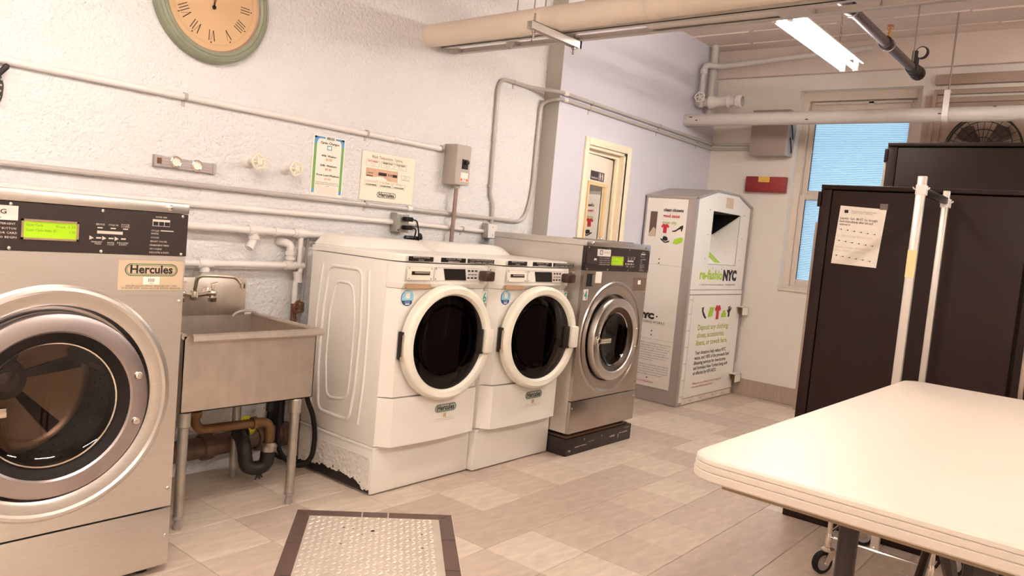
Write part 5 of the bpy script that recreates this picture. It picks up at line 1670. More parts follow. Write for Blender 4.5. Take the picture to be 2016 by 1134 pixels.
# corner angles in grey
bm = NB()
box(bm, BX0 - 0.004, BX0 + 0.03, BY0 - 0.006, BY0, 0.004, ZS)
prism(bm, [(BX0 - 0.004, BY0 - 0.006, ZS - 0.012), (6.18, BY0 - 0.006, ZT - 0.012), (6.18, BY0 - 0.006, ZT + 0.004), (BX0 - 0.004, BY0 - 0.006, ZS + 0.004)],
      [(BX0 - 0.004, BY1, ZS - 0.012), (6.18, BY1, ZT - 0.012), (6.18, BY1, ZT + 0.004), (BX0 - 0.004, BY1, ZS + 0.004)])
prism(bm, [(6.18, BY0 - 0.006, ZT - 0.012), (6.62, BY0 - 0.006, ZT - 0.012), (6.62, BY0 - 0.006, ZT + 0.004), (6.18, BY0 - 0.006, ZT + 0.004)],
      [(6.18, BY1, ZT - 0.012), (6.62, BY1, ZT - 0.012), (6.62, BY1, ZT + 0.004), (6.18, BY1, ZT + 0.004)])
prism(bm, [(6.62, BY0 - 0.006, ZT - 0.014), (BX1 + 0.01, BY0 - 0.006, ZS - 0.014), (BX1 + 0.01, BY0 - 0.006, ZS + 0.01), (6.62, BY0 - 0.006, ZT + 0.004)],
      [(6.62, BY1, ZT - 0.014), (BX1 + 0.01, BY1, ZS - 0.014), (BX1 + 0.01, BY1, ZS + 0.01), (6.62, BY1, ZT + 0.004)])
box(bm, BX1 - 0.025, BX1 + 0.01, BY0 - 0.006, BY0 + 0.04, 0.3, ZS)
obj('grey_angle', bm, M_BING, t, 0)
# chute behind the opening; dark sheets put in its inner shade
obj('chute_back_shade', prism(NB(), [(OX0 + 0.002, BY0 + 0.255, OZ0 + 0.002), (OX1 - 0.002, BY0 + 0.255, OZ0 + 0.002), (OX1 - 0.002, BY0 + 0.255, OZ1 - 0.002), (OX0 + 0.002, BY0 + 0.255, OZ1 - 0.002)],
    [(OX0 + 0.002, BY0 + 0.259, OZ0 + 0.002), (OX1 - 0.002, BY0 + 0.259, OZ0 + 0.002), (OX1 - 0.002, BY0 + 0.259, OZ1 - 0.002), (OX0 + 0.002, BY0 + 0.259, OZ1 - 0.002)]), M_DARK, t, 0, label='dark sheet standing in for shade inside the chute')
bm = NB()
prism(bm, [(OX0 + 0.004, BY0 + 0.02, OZ0 + 0.004), (OX1 - 0.004, BY0 + 0.02, OZ0 + 0.004), (OX1 - 0.004, BY0 + 0.25, OZ0 + 0.27), (OX0 + 0.004, BY0 + 0.25, OZ0 + 0.27)],
      [(OX0 + 0.004, BY0 + 0.026, OZ0), (OX1 - 0.004, BY0 + 0.026, OZ0), (OX1 - 0.004, BY0 + 0.254, OZ0 + 0.266), (OX0 + 0.004, BY0 + 0.254, OZ0 + 0.266)])
prism(bm, [(OX1 - 0.003, BY0 + 0.004, OZ0 + 0.003), (OX1 - 0.003, BY0 + 0.25, OZ0 + 0.003), (OX1 - 0.003, BY0 + 0.25, OZ0 + 0.27), (OX1 - 0.003, BY0 + 0.004, OZ1 - 0.004)], [(OX1 - 0.0005, BY0 + 0.004, OZ0 + 0.003), (OX1 - 0.0005, BY0 + 0.25, OZ0 + 0.003), (OX1 - 0.0005, BY0 + 0.25, OZ0 + 0.27), (OX1 - 0.0005, BY0 + 0.004, OZ1 - 0.004)])
obj('chute_shade', box(box(NB(), OX1 - 0.0022, OX1 - 0.0004, BY0 + 0.004, BY0 + 0.254, OZ0 + 0.003, OZ1 - 0.001), OX0 + 0.0004, OX1 - 0.0022, BY0 + 0.006, BY0 + 0.254, OZ1 - 0.003, OZ1 - 0.0006), M_DARK, t, 0)  # near-black sheets stand in for the shade under the chute top
cf = obj('chute_flap', bm, M_BINW, t, 0)
bm = NB()
def flap_pt(u, w, h=0.001):
    return (OX0 + 0.004 + u, BY0 + 0.02 + 0.23 * w, OZ0 + 0.004 + 0.266 * w + h)
for (a, b, c, d) in ((0.01, 0.14, 0.20, 0.10),):
    for q in range(2):
        a2, c2 = a + 0.11 * q, c + 0.06 * q
        prism(bm, [flap_pt(a2, 0.7 - 0.1 * q), flap_pt(a2 + 0.07, 0.7 - 0.1 * q), flap_pt(c2 + 0.05, 0.05), flap_pt(c2, 0.05)], [flap_pt(a2, 0.7 - 0.1 * q, 0.002), flap_pt(a2 + 0.07, 0.7 - 0.1 * q, 0.002), flap_pt(c2 + 0.05, 0.05, 0.002), flap_pt(c2, 0.05, 0.002)])
obj('flap_print', bm, M_LIME, cf, 0)
obj('note', rect(NB(), FBN, 6.35, 6.50, 1.70, 1.79, 0.004, 0.005), mat('note_tan', (0.84, 0.75, 0.64), 0.6), t, 0, label='tan paper patch')
# rivets
bm = NB()
for x in (6.05, 6.22, 6.4, 6.6, 6.76):
    for z in ((1.165,) if x in (6.22, 6.4, 6.6) else (1.25, 1.45, 1.66)):
        dome(bm, FBN, x, z, 0.006, 0.004, 0.004, 8)
for z in (0.08, 0.22, 0.36, 0.50, 0.64, 0.78, 0.90):
    dome(bm, FBN, 5.86, z, 0.005, 0.004, 0.007, 8)
    dome(bm, FBN, 5.885, z, 0.005, 0.004, 0.007, 8)
for x in (6.05, 6.25, 6.5, 6.7):
    dome(bm, FBN, x, 0.033, 0.009 if x == 6.25 else 0.006, 0.005, 0.006, 8)
obj('rivet', bm, M_GALV, t, kind='stuff')
# locks on the door
for z in (0.79, 0.165):
    bm = NB()
    box(bm, 6.80, 6.93, BY0 - 0.075, BY0 - 0.071, z - 0.035, z + 0.04)
    box(bm, 6.80, 6.93, BY0 - 0.075, BY0 - 0.010, z + 0.036, z + 0.04)
    box(bm, 6.926, 6.93, BY0 - 0.075, BY0 - 0.010, z - 0.035, z + 0.04)
    obj('lock_cover', bm, M_BINW, bd, 0)
    obj('padlock', box(NB(), 6.84, 6.89, BY0 - 0.05, BY0 - 0.02, z - 0.03, z + 0.02, 0.006), M_BRASS, bd)
# printed text on the front
tx = lambda nm, items, m, pa, b=0.02, off=0.005, fr=FBN: letters(nm, fr, items, m, pa, off, b)
tx('lettering', [('re-fashio', 5.985, 1.075, 0.078, 'l', 0.45)], M_LIME, t, 0.035)
tx('lettering', [('NYC', 6.445, 1.070, 0.085, 'l', 0.29)], M_PRINT, t, 0.07)
tx('lettering', [('a collaboration between your building and', 6.0, 1.022, 0.012, 'l', 0.48), ('housing works', 6.72, 1.022, 0.018, 'r', 0.20)], M_PRINTG, t, 0.02)
tx('lettering', [('Deposit any clothing,', 6.045, 0.638, 0.047, 'l', 0.62), ('shoes, accessories,', 6.045, 0.572, 0.047, 'l', 0.55), ('linens, or towels here.', 6.045, 0.506, 0.047, 'l', 0.63)], M_OLIVE, bd, 0.015, 0.011)
tx('lettering', [('Your donations help reduce NYC', 6.045, 0.427, 0.031, 'l', 0.62), ('waste, and 100% of the proceeds fund', 6.045, 0.383, 0.031, 'l', 0.70), ('lifesaving services for low-income', 6.045, 0.339, 0.031, 'l', 0.64),
    ('and homeless New Yorkers living with', 6.045, 0.295, 0.031, 'l', 0.69), ('or affected by HIV/AIDS.', 6.045, 0.251, 0.031, 'l', 0.46)], M_PRINT, bd, 0.015, 0.011)
tx('lettering', [('+ Please tie your clothing in plastic bags and', 6.04, 0.168, 0.016, 'l', 0.58), ('do not leave anything outside the bin.', 6.04, 0.138, 0.016, 'l', 0.42)], M_PRINTR, bd, 0.0, 0.011)
# icons on the door: shoe, fabric, shirt, bag, glove
F10 = Pl('y', BY0 - 0.010)
ZQ = lambda L: [(u, 0.734 + (v - 0.695) * 0.62) for u, v in L]
bm = NB()
poly(bm, F10, ZQ([(6.085, 0.85), (6.12, 0.86), (6.12, 0.80), (6.165, 0.735), (6.19, 0.70), (6.16, 0.695), (6.12, 0.74), (6.09, 0.80)]), 0, 0.001)
poly(bm, F10, ZQ([(6.625, 0.70), (6.665, 0.70), (6.66, 0.76), (6.70, 0.83), (6.685, 0.84), (6.665, 0.80), (6.665, 0.86), (6.65, 0.86), (6.648, 0.80), (6.635, 0.855), (6.622, 0.85), (6.63, 0.79), (6.605, 0.81), (6.60, 0.795), (6.63, 0.75)]), 0, 0.001)
obj('icon_dark', bm, M_PRINT, bd, 0)
bm = NB()
poly(bm, F10, ZQ([(6.21, 0.71), (6.24, 0.85), (6.33, 0.855), (6.30, 0.72)]), 0, 0.001)
poly(bm, F10, ZQ([(6.485, 0.70), (6.595, 0.70), (6.58, 0.765), (6.565, 0.765), (6.56, 0.80), (6.52, 0.80), (6.515, 0.765), (6.495, 0.765)]), 0, 0.001)
obj('icon_lime', bm, M_LIME, bd, 0)
def tshirt(bm, fr, u, v, s, o0, o1, sg=1):
    P = [(-0.22, -0.5), (0.22, -0.5), (0.22, 0.18), (0.36, 0.05), (0.5, 0.25), (0.28, 0.5), (0.12, 0.5), (0, 0.40), (-0.12, 0.5), (-0.28, 0.5), (-0.5, 0.25), (-0.36, 0.05), (-0.22, 0.18)]
    poly(bm, fr, [(u + sg * a * s, v + b * s) for a, b in P], o0, o1)
bm = NB()
tshirt(bm, F10, 6.405, 0.784, 0.125, 0, 0.001)
obj('icon_shirt', bm, M_SHIRT, bd, 0)
# left side of the bin (faces -x)
FBS = Pl('x', BX0)
sp = obj('side_panel', rect(NB(), FBS, 3.318, 2.945, 0.126, 1.718, 0, 0.004), M_BINW, t, 0)
bm = NB()
for z in (1.163, 0.53):
    rect(bm, FBS, 3.318, 2.945, z - 0.001, z + 0.001, 0.004, 0.0045)
obj('panel_joint', bm, M_BING, sp, 0)
sl = obj('slot', rect(NB(), FBS, 3.279, 3.214, 1.397, 1.605, 0.004, 0.0048), mat('slot_dark', (0.40, 0.31, 0.27), 0.5), sp, 0, label='dark viewing slot')
obj('slot_contents', poly(NB(), FBS, [(3.277, 1.399), (3.216, 1.399), (3.218, 1.46), (3.24, 1.475), (3.262, 1.44), (3.277, 1.42)], 0.0048, 0.0055), mat('cloth_tan', (0.80, 0.72, 0.63), 0.8), sl, 0)
ts = lambda items, m, b=0.03, res=2: letters('lettering', FBS, items, m, sp, 0.0055, b, res=res)
ts([('clean closets', 3.160, 1.612, 0.026, 'l', 0.185)], M_PRINT)
ts([('good cause', 3.160, 1.563, 0.026, 'l', 0.155)], M_PRINTR)
ts([('green city', 3.160, 1.508, 0.026, 'l', 0.132)], M_OLIVE, 0.01)
ts([('NYC', 3.31, 0.702, 0.042, 'l', 0.165)], M_PRINT, 0.09)
bm = NB()
disc(bm, FBS, 3.12, 0.725, 0.007, 0.004, 0.0055, 10)
for (u, z) in ((3.155, 0.60), (3.155, 0.565), (3.155, 0.20), (3.155, 1.21), (3.155, 1.175)):
    disc(bm, FBS, u, z, 0.006, 0.004, 0.0055, 10)
obj('print_dot', bm, M_PRINT, sp, 0)
ts([('HOUSING WORKS', 3.295, 0.663, 0.022, 'l', 0.25)], M_PRINT, 0.0)
L1 = ['re-fashioNYC is a clothing and textile recycling', 'program that makes it easy to donate in', 'buildings across the city. Clothing, shoes,', 'linens and other textiles that residents', 'do not want any more can be given here,', 'keeping useful things out of landfills and', 'raising money to help people in need of', 'housing and health care.', '',
      'Housing Works is an organization that is fighting', 'AIDS and homelessness. It gets the items and', 'sells them in its thrift shops. The proceeds', 'support lifesaving services for New Yorkers', 'living with and affected by HIV and', 'AIDS.']
ts([(s, 3.31, 0.490 - 0.0205 * i, 0.0105, 'l', min(0.345, 0.0082 * len(s))) for i, s in enumerate(L1) if s], M_PRINTG, 0.01, 1)
ts([('nyc.gov/refashion', 3.315, 0.158, 0.020, 'l', 0.225)], M_PRINTR, 0.0)
bm = NB()
tshirt(bm, FBS, 3.130, 1.468, 0.075, 0.004, 0.0052, -1)
obj('icon_shirt', bm, M_SHIRT, sp, 0)
bm = NB()
poly(bm, FBS, [(3.064, 1.452), (3.03, 1.462), (2.985, 1.498), (2.968, 1.505), (2.965, 1.488), (2.975, 1.452), (2.982, 1.452), (2.984, 1.474), (3.01, 1.463), (3.03, 1.448), (3.06, 1.444)], 0.004, 0.0052)
poly(bm, FBS, [(3.165 - 0.0, 1.385), (3.16, 1.372), (3.12, 1.347), (3.085, 1.355), (3.075, 1.37), (3.085, 1.368), (3.12, 1.358), (3.155, 1.383)], 0.004, 0.0052)
poly(bm, FBS, [(3.145, 1.376), (3.14, 1.402), (3.12, 1.405), (3.10, 1.396), (3.094, 1.372), (3.12, 1.364)], 0.004, 0.0052)
obj('icon_shoe_and_hat', bm, M_PRINT, sp, 0)
bm = NB()
poly(bm, FBS, [(3.047, 1.35), (3.035, 1.385), (2.975, 1.405), (2.955, 1.398), (2.96, 1.365), (3.01, 1.343)], 0.004, 0.0052)
obj('icon_lime', bm, M_LIME, sp, 0)
bm = NB()
for (u, z) in ((2.906, 1.70), (2.915, 1.45), (2.915, 1.175), (2.915, 1.145), (2.905, 0.86), (2.915, 0.545), (2.915, 0.515), (2.908, 0.31), (2.91, 0.08), (3.10, 0.085), (3.10, 0.03), (3.28, 0.08), (3.1, 1.728), (3.25, 1.725)):
    dome(bm, FBS, u, z, 0.009, 0.005, 0.0, 8)
obj('rivet', bm, M_GALV, t, kind='stuff')

# ================================================================== CABINETS
def tall_cabinet(xf, xb, yl, yr, zt, doors, label, strip):
    t = thing('storage_cabinet', label, 'cabinet', ((xf + xb) / 2, (yl + yr) / 2, 0), None)
    obj('carcass', box(NB(), xf + 0.03, xb, yr + 0.01, yl - 0.006, 0.012, zt - 0.03, 0.004), M_CAB, t)
    bm = NB()
    box(bm, xf - 0.004, xb, yr, yl, zt - 0.022, zt, 0.005)
    box(bm, xf + 0.004, xf + 0.03, yl - 0.02, yl, strip[1], zt - 0.022)
    box(bm, xf + 0.002, xf + 0.03, yl - 0.012, yl + 0.014, zt - 0.11, zt - 0.035, 0.003)
    obj('top_frame', bm, M_CAB, t)
    obj('base', box(NB(), xf - 0.004, xb, yr, yl, 0.0, 0.085, 0.004), M_CAB, t)
    bm = NB()
    rect(bm, Pl('x', xf - 0.004), yl - 0.04, yr + 0.04, 0.058, 0.062, 0, 0.003)
    obj('base_groove', bm, mat('cabinet_edge', (0.29, 0.21, 0.19), 0.4), t, 0)
    bm = NB()
    box(bm, xf + 0.006, xf + 0.03, yl - 0.01, yl + 0.012, strip[0], strip[1], 0.002)
    obj('side_strip', bm, M_CABG, t, label='pale taupe side strip')
    bm = NB()
    box(bm, xf + 0.002, xf + 0.03, yl - 0.052, yl - 0.001, 0.085, zt - 0.024, 0.003)
    obj('side_stile', bm, M_CAB, t)
    for (a, b, hs) in doors:
        d = obj('door', box(NB(), xf, xf + 0.026, b + 0.003, a - 0.003, 0.09, zt - 0.028, 0.006), M_CAB, t)
        if hs:
            yh = (b + 0.045) if hs < 0 else (a - 0.045)
            z0, z1 = (0.80, 1.13) if hs > 0 else (0.62, 0.95)
            obj('handle', tube(NB(), fillet([(xf, yh, z0), (xf - 0.03, yh, z0 + 0.03), (xf - 0.036, yh, (z0 + z1) / 2), (xf - 0.03, yh, z1 - 0.03), (xf, yh, z1)], 0.05, 5), 0.010, 8), M_CABG, d)
    return t
tall_cabinet(3.98, 4.45, 1.300, -0.50, 1.705, [(1.246, 0.405, 0), (0.397, -0.45, 1)], 'black double door storage cabinet with a paper notice taped to it', (0.55, 1.515))
tall_cabinet(4.74, 5.24, 1.208, -0.62, 2.025, [(1.156, 0.30, 0), (0.292, -0.57, 0)], 'taller black storage cabinet standing behind the one with the notice', (0.55, 1.93))
# second handle beside the first one belongs to the other leaf: stile between the doors
FXC = Pl('x', 3.98)
t = thing('paper_notice', 'white paper notice about the laundry cart taped to black cabinet', 'notice', (3.978, 1.1, 1.45))
obj('sheet', poly(NB(), FXC, [(1.1965, 1.604), (0.983, 1.595), (0.999, 1.313), (1.2095, 1.317)], 0.0008, 0.0016), M_PAPER, t, 0)
obj('tape', rect(NB(), FXC, 1.015, 0.98, 1.592, 1.622, 0.0016, 0.002), mat('tape_clear', (0.40, 0.33, 0.30), 0.3), t, 0, label='clear tape')
tn = lambda items, m, b: letters('lettering', FXC, items, m, t, 0.0022, b, slope=-0.035, res=1)
tn([('Management Services and Residents Association', 1.142, 1.5765, 0.0075, 'l', 0.115), ('Laundry Room Notice to All Residents', 1.142, 1.568, 0.006, 'l', 0.10)], M_PRINTG, 0.0)
tn([('Laundry  Cart  MUST  be  brought', 1.192, 1.5385, 0.011, 'l', 0.175), ('back immediately after use and', 1.192, 1.5235, 0.011, 'l', 0.155), ('returned to', 1.192, 1.5085, 0.011, 'l', 0.052)], M_PRINTG, 0.03)
bm = NB()
rect(bm, FXC, 1.175, 1.157, 1.569, 1.584, 0.0016, 0.0022)
for zz in (1.488, 1.432, 1.358):
    for q in range(6):
        u = 1.186 - 0.0315 * q + (1.488 - zz) * 0.06
        z = zz - 0.0032 * q
        disc(bm, FXC, u - 0.006, z, 0.0030, 0.0016, 0.0022, 8)
        rect(bm, FXC, u + 0.006, u - 0.006, z - 0.0006, z + 0.0006, 0.0016, 0.0022)
obj('arrow_print', bm, M_PRINT, t, 0)
tn([('EL CARRITO DEBE SER DEVUELTO', 1.196, 1.452, 0.010, 'l', 0.165), ('WASCH  WAGEN  BITTE  SOFORT', 1.200, 1.397, 0.009, 'l', 0.170), ('NACH GEBRAUCH ZURUECK', 1.200, 1.380, 0.009, 'l', 0.145)], M_PRINTL, 0.0)

# ================================================================== LAUNDRY CART
t = thing('laundry_cart', 'chrome wire laundry cart with two tall hanging poles and casters', 'cart', (3.64, 0.71, 0))
cx0, cx1, cy0, cy1 = 3.385, 3.895, 0.50, 0.915
bm = NB()
for z in (0.163, 0.34, 0.66):
    w = 0.0 if z < 0.2 else 0.0
    P = fillet([(cx0, (cy0 + cy1) / 2, z), (cx0, cy1, z), (cx1, cy1, z), (cx1, cy0, z), (cx0, cy0, z), (cx0, (cy0 + cy1) / 2, z)], 0.03, 4)
    tube(bm, P, 0.006, 8, False)
obj('rim_wire', bm, M_CHROME, t)
bm = NB()
n = 9
for q in range(n + 1):
    y = cy0 + (cy1 - cy0) * q / n
    tube(bm, [(cx0, y, 0.66), (cx0, y, 0.34), (cx1, y, 0.34), (cx1, y, 0.66)], 0.002, 5)
for q in range(12):
    x = cx0 + (cx1 - cx0) * q / 11
    tube(bm, [(x, cy0, 0.66), (x, cy0, 0.34), (x, cy1, 0.34), (x, cy1, 0.66)], 0.002, 5)
for z in (0.42, 0.50, 0.58):
    tube(bm, [(cx0, cy0, z), (cx0, cy1, z), (cx1, cy1, z), (cx1, cy0, z), (cx0, cy0, z)], 0.002, 5)
obj('wire_basket', bm, M_CHROME, t, kind='stuff')
ym = 0.722
for x, zt in ((cx0 + 0.01, 1.695), (cx1 - 0.005, 1.685)):
    bm = NB()
    box(bm, x - 0.012, x + 0.012, ym - 0.0165 + (0.0 if x < 3.6 else 0.003), ym + 0.0165 - (0 if x < 3.6 else 0.003), 0.155, zt, 0.003)
    p = obj('pole', bm, mat('pole_steel', (0.80, 0.765, 0.735), 0.35, 0.55), t)
    bm = NB()
    dome(bm, Pl('x', x - 0.012), ym, 0.175, 0.006, 0.004)
    obj('pole_rivet', bm, M_CHROME, p)
    bm = NB()
    box(bm, x - 0.0145, x + 0.03, ym - 0.0185, ym + 0.0185, zt - 0.075, zt - 0.035, 0.003)
    for s in (-1, 1):
        tube(bm, [(x, ym + s * 0.016, zt - 0.055), (x - 0.003, ym + s * 0.027, zt - 0.050), (x - 0.003, ym + s * 0.030, zt - 0.044)], 0.003, 6)
    obj('pole_clip', bm, M_PIPEW, p)
bm = NB()
box(bm, cx0 + 0.03, cx1 - 0.02, ym - 0.012, ym + 0.012, 1.625, 1.655, 0.004)
obj('hanging_bar', bm, M_BLACKP, t, label='black hanging bar')
bm = NB()
obj('yellow_tape', rect(NB(), Pl('x', cx0 - 0.002), ym + 0.0168, ym - 0.0168, 1.29, 1.40, 0, 0.0012), mat('pale_yellow', (0.86, 0.80, 0.58), 0.5), t, 0, label='pale yellow tape on the pole')
for (x, y, a) in ((cx0 + 0.012, cy1 - 0.012, -0.5), (cx1 - 0.02, cy1 - 0.012, 2.0), (cx1 - 0.02, cy0 + 0.012, 1.2), (cx0 + 0.012, cy0 + 0.012, -1.0)):
    d = Vector((math.cos(a), math.sin(a), 0))
    e = Vector((-d.y, d.x, 0))
    c = Vector((x, y, 0)) - d * 0.022
    bm = NB()
    cyl(bm, (x, y, 0.118), (x, y, 0.40), 0.0105, 12)
    lathe(bm, [(0.0105, 0), (0.0145, 0.003), (0.0145, 0.05), (0.0105, 0.06)], (x, y, 0.115), (0, 0, 1), 12)
    cs = obj('caster_stem', bm, M_CHROME, t)
    bm = NB()
    lathe(bm, [(0.028, 0), (0.028, 0.008), (0.015, 0.016)], (x, y, 0.100), (0, 0, 1), 16)
    for s in (-1, 1):
        q = [(0.03, 0.102), (-0.012, 0.102), (-0.034, 0.05), (-0.012, 0.04), (0.004, 0.06), (0.03, 0.085)]
        base = Vector((x, y, 0)) + e * s * 0.0195
        prism(bm, [base + d * u + Vector((0, 0, v)) for u, v in q], [base + e * s * 0.003 + d * u + Vector((0, 0, v)) for u, v in q])
    cyl(bm, c - e * 0.026 + Vector((0, 0, 0.0505)), c + e * 0.026 + Vector((0, 0, 0.0505)), 0.006, 8)
    obj('caster_fork', bm, M_CHROME, cs)
    bm = NB()
    lathe(bm, [(0.034, -0.012), (0.046, -0.0125), (0.0495, -0.007), (0.0495, 0.007), (0.046, 0.0125), (0.034, 0.012)], c + Vector((0, 0, 0.0505)), e, 28, close=True)
    wh = obj('caster_tyre', bm, M_RUBBER, cs)
    obj('caster_hub', lathe(NB(), [(0, -0.014), (0.012, -0.014), (0.02, -0.009), (0.034, -0.011), (0.034, 0.011), (0.02, 0.009), (0.012, 0.014), (0, 0.014)], c + Vector((0, 0, 0.0505)), e, 24), M_CASTW, cs)

# ================================================================== FOLDING TABLE
TL, TW, TZ = 1.835, 0.775, 0.892
t = thing('folding_table', 'cream plastic folding table on black legs near the laundry cart', 'table', (2.425, 0.312, 0.0), local=True, rotz=math.radians(-1.15))
hx, hy = TL / 2, TW / 2
def ringpts(ins, z, r):
    return [(u, v, z) for u, v in rrect(-hx + ins, hx - ins, -hy + ins, hy - ins, max(r - ins, 0.01), 8)]
prof = [(0.030, TZ - 0.050), (0.004, TZ - 0.050), (0.0, TZ - 0.046), (0.0, TZ - 0.032), (0.004, TZ - 0.030), (0.004, TZ - 0.029), (0.0015, TZ - 0.028), (0.0015, TZ - 0.017), (0.0055, TZ - 0.015), (0.0055, TZ - 0.014), (0.003, TZ - 0.013), (0.004, TZ - 0.005), (0.010, TZ - 0.0008), (0.018, TZ)]
bm = NB()
rows = [[bm.verts.new(p) for p in ringpts(i, z, 0.075)] for i, z in prof]
m = len(rows[0])
for A, B in zip(rows, rows[1:]):
    for q in range(m):
        bm.faces.new((A[q], A[(q + 1) % m], B[(q + 1) % m], B[q]))
bm.faces.new(rows[-1])
inner = [bm.verts.new((v.co.x, v.co.y, TZ - 0.03)) for v in rows[0]]
for q in range(m):
    bm.faces.new((rows[0][q], inner[q], inner[(q + 1) % m], rows[0][(q + 1) % m]))
bm.faces.new(inner[::-1])
obj('tabletop', bm, M_TABLE, t, 25)
bm = NB()
for s in (-1, 1):
    box(bm, -hx + 0.12, hx - 0.12, s * (hy - 0.075) - 0.012, s * (hy - 0.075) + 0.012, TZ - 0.062, TZ - 0.029)
box(bm, -hx + 0.035, -hx + 0.06, -hy + 0.08, hy - 0.08, TZ - 0.066, TZ - 0.029)
box(bm, hx - 0.06, hx - 0.035, -hy + 0.08, hy - 0.08, TZ - 0.056, TZ - 0.029)
obj('under_frame', bm, mat('frame_tan', (0.60, 0.50, 0.40), 0.5), t)
for xl, ys in ((-0.63, (0.113, -0.150)), (0.60, (0.045, -0.185))):
    for y in ys:
        bm = NB()
        cyl(bm, (xl, y, 0.025), (xl, y, 0.50), 0.0185, 14)
        cyl(bm, (xl, y, 0.46), (xl, y, TZ - 0.03), 0.0215, 14)
        lathe(bm, [(0.0215, 0), (0.024, 0.003), (0.024, 0.02), (0.0215, 0.023)], (xl, y, 0.452), (0, 0, 1), 14)
        lg = obj('leg', bm, M_LEG, t)
        obj('foot_cap', lathe(NB(), [(0, 0), (0.021, 0), (0.023, 0.004), (0.021, 0.03), (0.0185, 0.032)], (xl, y, 0.0), (0, 0, 1), 12), M_RUBBER, lg)
    bm = NB()
    cyl(bm, (xl, ys[0], TZ - 0.075), (xl, ys[1], TZ - 0.075), 0.012, 8)
    cyl(bm, (xl, ys[0], 0.22), (xl, ys[1], 0.22), 0.010, 8)
    obj('cross_bar', bm, M_LEG, t)
    s = 1 if xl < 0 else -1
    obj('brace', tube(NB(), [(xl, (ys[0] + ys[1]) / 2, 0.58), (xl + s * 0.30, (ys[0] + ys[1]) / 2, TZ - 0.05)], 0.010, 8), M_LEG, t)
    bm = NB()
    tube(bm, [(xl + s * 0.1, ys[1] + 0.07, 0.66), (xl + s * 0.02, ys[1] + 0.09, 0.80)], [0.014, 0.018], 8)
    obj('lock_lever', bm, M_LEG, t)

# ================================================================== ON THE LEFT WALL
t = thing('wall_clock', 'round wall clock with sage green rim and tan face, roman numerals', 'clock', (1.887, YW, 2.264))
cc = (1.887, YW - 0.001, 2.264)
cz = 2.264
R = 0.284
obj('clock_rim', lathe(NB(), [(0.23, 0.036), (0.232, 0.044), (0.238, 0.050), (0.247, 0.050), (0.251, 0.046), (0.254, 0.050), (0.262, 0.050), (0.268, 0.044), (0.271, 0.046), (0.278, 0.040), (R, 0.028), (R, 0.0), (0.22, 0.0)], cc, (0, -1, 0), 72), M_CLOCKG, t, 50)
obj('rim_band', lathe(NB(), [(0.224, 0.026), (0.230, 0.030), (0.2318, 0.037), (0.2305, 0.037)], cc, (0, -1, 0), 64), M_CLOCKB, t, label='brown inner band')
face = obj('clock_face', lathe(NB(), [(0.0, 0.026), (0.2255, 0.026), (0.2255, 0.02), (0, 0.02)], cc, (0, -1, 0), 64), M_CLOCKF, t, 30)
FK = Pl('y', YW - 0.027)
bm = NB()
for (r, w) in ((0.196, 0.0012), (0.201, 0.0008)):
    lathe(bm, [(r, 0.0), (r, 0.0004), (r + w, 0.0004), (r + w, 0.0)], FK.p(1.887, cz), (0, -1, 0), 72)
obj('minute_ring', bm, mat('ring_tan', (0.72, 0.56, 0.40), 0.6), face, 0)
def stroke(bm, x0, y0, x1, y1, w, ang, rc):
    """a numeral stroke in clock space: local x along the rim, local y outward"""
    c, s = math.cos(ang), math.sin(ang)
    def T(px, py):
        r = rc + py
        return (1.887 + r * c + px * s, cz + r * s - px * c)
    L = math.hypot(x1 - x0, y1 - y0)
    nx, ny = -(y1 - y0) / L * w / 2, (x1 - x0) / L * w / 2
    poly(bm, FK, [T(x0 - nx, y0 - ny), T(x1 - nx, y1 - ny), T(x1 + nx, y1 + ny), T(x0 + nx, y0 + ny)], 0, 0.0006)
NUM = ['XII', 'I', 'II', 'III', 'IIII', 'V', 'VI', 'VII', 'VIII', 'IX', 'X', 'XI']
for h, s in enumerate(NUM):
    ang = math.radians(90 - 30 * h - 1.3)
    wd = {'I': 0.0125, 'V': 0.024, 'X': 0.024}
    tot = sum(wd[c] for c in s)
    bm = NB()
    x = -tot / 2
    for c in s:
        w = wd[c]
        if c == 'I':
            stroke(bm, x + w / 2, -0.024, x + w / 2, 0.024, 0.0036, ang, 0.158)
        elif c == 'V':
            stroke(bm, x + 0.002, 0.024, x + w / 2, -0.024, 0.0042, ang, 0.158)
            stroke(bm, x + w - 0.003, 0.024, x + w / 2, -0.024, 0.0014, ang, 0.158)
        else:
            stroke(bm, x + 0.002, 0.024, x + w - 0.003, -0.024, 0.0042, ang, 0.158)
            stroke(bm, x + w - 0.003, 0.024, x + 0.002, -0.024, 0.0014, ang, 0.158)
        x += w
    obj1('numeral', bm, M_PRINT, face, 0)
    obj1('hour_dot', disc(NB(), FK, 1.887 + 0.1895 * math.cos(ang), cz + 0.1895 * math.sin(ang), 0.0036, 0, 0.0006, 10), M_PRINT, face, 0)
for nm, a, L, tl in (('hour_hand', 88.5, 0.10, 0.03), ('minute_hand', 86.5, 0.15, 0.03)):
    c, s = math.cos(math.radians(a)), math.sin(math.radians(a))
    FH = Pl('y', YW - (0.030 if nm[0] == 'h' else 0.033))
    bm = NB()
    def T(px, py):
        return (1.887 + py * c + px * s, cz + py * s - px * c)
    poly(bm, FH, [T(-0.0032, -tl), T(0.0032, -tl), T(0.0032, L * 0.7), T(0.007, L * 0.75), T(0, L), T(-0.007, L * 0.75), T(-0.0032, L * 0.7)], 0, 0.001)
    u, v = T(0, -tl)
    disc(bm, FH, u, v, 0.0095, 0, 0.001, 18)
    obj(nm, bm, M_PRINT, t, 0)
bm = NB()
dome(bm, Pl('y', YW - 0.034), 1.887, cz, 0.007, 0.003, 0, 16)
obj('hand_pin', bm, M_BRASS, t)

